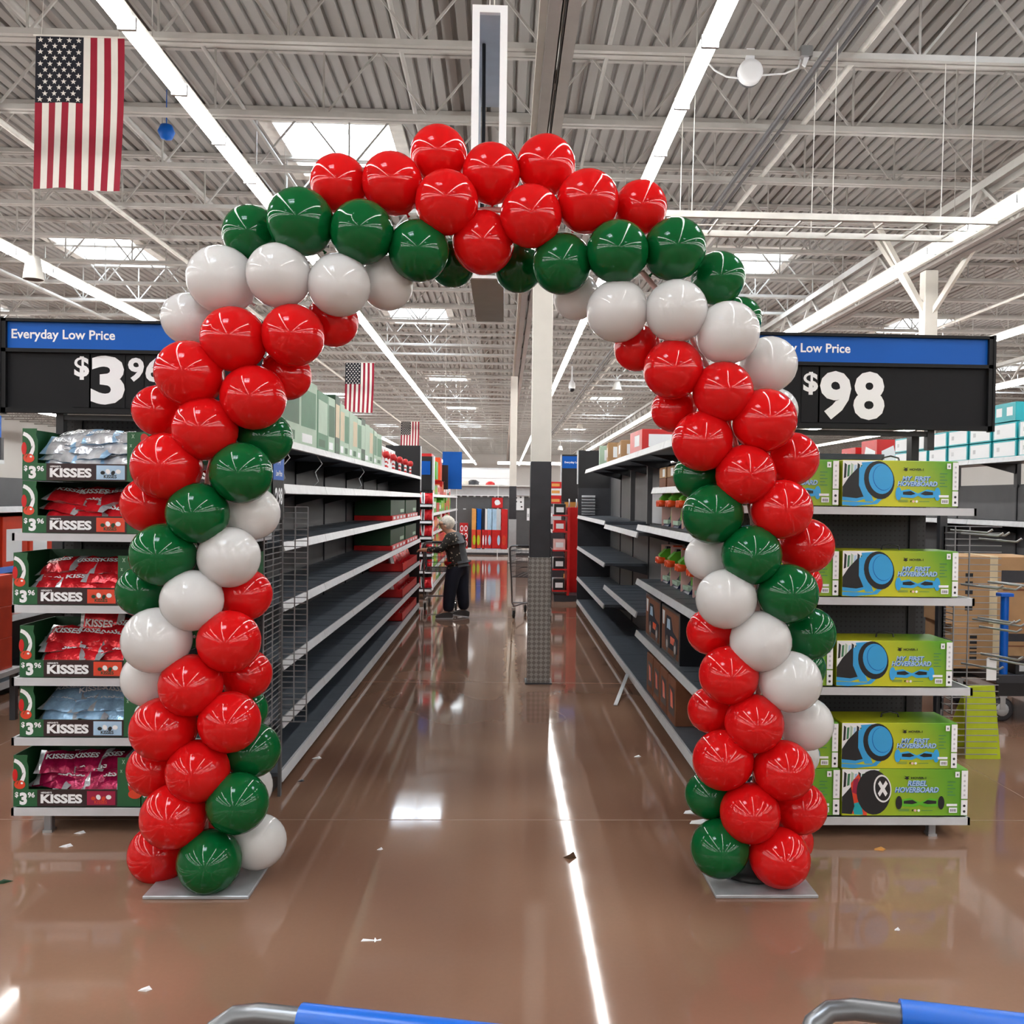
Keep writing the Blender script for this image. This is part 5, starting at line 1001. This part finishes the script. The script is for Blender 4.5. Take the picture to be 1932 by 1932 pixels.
def crate(lab, loc, sz, rz=0, ry=0):
    t = thing('cardboard_carton', lab, 'box', loc, rz, 'brown cartons on the stock cart'); t.rotation_euler = (0, ry, rz); sx, sy, sz_ = sz
    MB().bbox(-sx/2, sx/2, -sy/2, sy/2, 0, sz_, M['cardboard']).build('carton_body', t); c = MB(); c.box(-.03, .03, -sy/2-.001, sy/2+.001, -.0, sz_+.001, M['straw']); c.build('tape', t)
    c = MB(); y = -sy/2-.0015
    c.poly([(sx*.08, sz_*.62), (sx*.38, sz_*.62), (sx*.38, sz_*.8), (sx*.08, sz_*.8)], y, M['dark']); c.poly([(sx*.1, sz_*.5), (sx*.36, sz_*.5), (sx*.36, sz_*.53), (sx*.1, sz_*.53)], y, M['kraft'])
    for k in range(5): c.poly([(-sx*.3, sz_*(.2+.12*k)), (-sx*.22, sz_*(.2+.12*k)), (-sx*.22, sz_*(.27+.12*k)), (-sx*.3, sz_*(.27+.12*k))], y, M['hdark'])
    pm_ = c.build('printed_marks', t); pm_['kind'] = 'stuff'; return t
crate('low wide brown carton at the bottom of the stock cart load', (3.8, fy+.42, .362), (.7, .45, .34)); crate('large brown carton with black marks on the stock cart, behind the wire rack', (3.78, fy+.42, .704), (.72, .45, .52), R(-3)); 
crate('tilted brown carton with dark label at the right edge on the stock cart', (4.25, fy+.12, .49), (.45, .3, .5), R(4), R(24))
for k in range(4):
    c = MB(); c.bbox(-.09, .09, -.12, .12, 0, .1, M['darker']); c.box(-.06, .06, -.1205, -.12, .02, .08, M['lgrey']); o = c.build('black_pack'); o.location = (3.92+.2*k, fy+.1, .362); tag(o, ORD[k]+' small black pack from the left on the stock cart deck', 'pack', 'black packs on the stock cart')

# ================================================================== left hand background
t = thing('gondola_shelving', 'appliance shelving at the far left edge behind the candy end cap', 'shelving'); xl = -3.95
bay_backs(t, 7.0, 12, 4, xl-.5, .1, 1.75); base(t, 7.0, 12, 4, xl, xl-.5)
for k in range(4):
    for z in (1.5, 1.02, .62): shelf(t, 7+k*1.25, 8.25+k*1.25, z, xl, xl-.5, 'hand' if z == 1.02 else 'rail', .045)
MB().box(xl-.5, xl, 6.97, 7.0, 0, 1.75, M['dark']).build('end_panel', t)
t = thing('price_sign', 'small red and white sign reading $79 at the far left edge', 'sign', (-4.0, 6.9, 1.71)); MB().box(-.3, -.08, 0, .02, 0, .095, M['red']).build('red_panel', t); MB().box(-.08, .16, 0, .02, 0, .095, M['ink']).build('white_panel', t); c = MB(); c.text('$', -.01, .03, -.001, M['hdark'], h=.035); c.text('79', .025, .012, -.001, M['hdark'], h=.055); c.build('digits', t); MB().box(-.02, .02, .021, .05, -1.71, .09, M['dark']).build('post', t)
t = thing('price_sign', 'blue topped black sign cut off by the left edge, above the $79 sign', 'sign', (-4.3, 7.6, 1.9)); MB().box(-.3, .22, 0, .04, .16, .34, M['blue']).build('blue_panel', t); MB().box(-.3, .24, .0, .04, -.02, .16, M['dark']).build('black_panel', t); MB().box(-.3, .24, -.005, .05, -.05, -.02, M['ink']).build('white_edge', t); MB().box(-.02, .02, .04, .08, -1.9, .3, M['darker']).build('post', t)
t = thing('television', 'small black screen standing on top of the shelving at the far left edge', 'screen', (-4.08, 7.08, 1.505)); MB().bbox(-.2, .25, .0, .03, .02, .2, M['darker']).build('screen', t); MB().box(-.08, .08, -.02, .08, 0, .02, M['dark']).build('stand', t)
for k in range(6):
    z = 1.022 if k < 3 else .622; j_ = k % 3; t = thing('appliance_carton', 'orange and white appliance carton, '+ORD[j_]+' from the near end, '+('upper' if k < 3 else 'lower')+' left shelf', 'box', (xl-.22, 7.25+j_*.42, z), 0, 'appliance cartons at the left edge')
    MB().bbox(-.19, .19, -.19, .19, 0, .4 if k < 3 else .34, M['orange' if k < 3 else 'pink']).build('carton_body', t); c = MB(); c.poly([(-.12, .05), (.1, .05), (.1, .3), (-.12, .3)], -.1905, M['pink']); c.add([(.1905, -.14, .04), (.1905, .1, .04), (.1905, .1, .3), (.1905, -.14, .3)], [(0, 1, 2, 3)], M['ink']); c.build('picture_label', t)
for k in range(3):
    t = thing('appliance_carton', 'orange carton with white appliance picture, '+('lowest', 'middle', 'topmost')[k]+' of the stack at the left edge', 'box', (-3.62, 6.45, .82+.22*k-.22*2+.001*k), 0, 'stacked orange cartons at the left edge'); MB().bbox(-.2, .15, -.2, .2, 0, .22, M['orange']).build('carton_body', t); c = MB(); c.poly([(-.1, .02), (.12, .02), (.12, .19), (-.1, .19)], -.2005, M['ink']); c.poly([(-.05, .05), (.06, .05), (.06, .15), (-.05, .15)], -.201, M['lgrey']); c.build('picture_label', t)
c = MB(); c.bbox(-.28, .22, -.26, .26, .34, .378, M['lgrey'])
for sx in (-.24, .18):
    for sy in (-.22, .22): c.box(sx-.02, sx+.02, sy-.02, sy+.02, 0, .34, M['dark'])
o = c.build('display_table'); o.location = (-3.65, 6.45, 0); tag(o, 'low grey stand under the stacked orange cartons at the left edge', 'table')
cart('dark wire shopping cart at the far left edge beside the candy end cap', 'hand', (-3.15, 5.3, 0), R(100), .5)

# ================================================================== litter on the floor
def litter(name, px_, py_, pts, m, lab, h=.004):
    a = P(px_, py_, z=0); c = MB(); n = len(pts); c.add([(x, y, .001+h*(i % 2)) for i, (x, y) in enumerate(pts)]+[(x, y, .0005) for x, y in pts], [tuple(range(n)), tuple(range(2*n-1, n-1, -1))]+[(i, n+i, n+(i+1) % n, (i+1) % n) for i in range(n)], M[m]); o = c.build(name); o.location = a; tag(o, lab, 'litter', 'litter on the floor')
litter('plastic_clip', 700, 1775, [(-.036, -.006), (.012, -.004), (.015, -.014), (.02, -.003), (.036, 0), (.036, .006), (.02, .006), (.012, .016), (.01, .004), (-.03, .006)], 'ink', 'thin white plastic clip lying on the floor in front of the left plate')
litter('dry_leaf', 1075, 1618, [(-.03, .0), (-.005, -.02), (.03, -.005), (.018, .018), (-.012, .014)], 'leafbrown', 'curled brown leaf scrap on the floor beside the light reflection', .02)
litter('leaf_scrap', 4, 1666, [(-.03, -.02), (.01, -.006), (.035, .02), (0, .012)], 'dgreen', 'green leaf scrap at the left edge of the floor', .01)
for px_, py_, w_, lab in ((125, 1597, .03, 'white paper scrap below the left end cap leg'), (151, 1572, .026, 'white scrap in the shadow under the left end cap'), (717, 1603, .014, 'tiny white scrap in the middle of the floor'), (598, 1431, .03, 'white scrap beside the left run base'), (274, 1868, .022, 'white scrap on the floor left of the cart handle'), (1203, 1428, .024, 'white scrap near the right run base'), (1310, 1533, .06, 'larger white paper scrap by the right arch leg'), (1322, 1552, .06, 'white paper scrap half under the right green balloons'), (1693, 1755, .012, 'tiny white scrap right of the right plate'), (1660, 1603, .03, 'straw coloured scrap under the right end cap'), (568, 1474, .02, 'dark scrap beside the left run base')):
    litter('paper_scrap', px_, py_, [(-w_, -w_*.3), (w_*.3, -w_*.5), (w_, .1*w_), (.4*w_, .5*w_), (-.7*w_, .4*w_)], 'ink' if 'white' in lab else 'tan' if 'straw' in lab else 'dark', lab, .008)
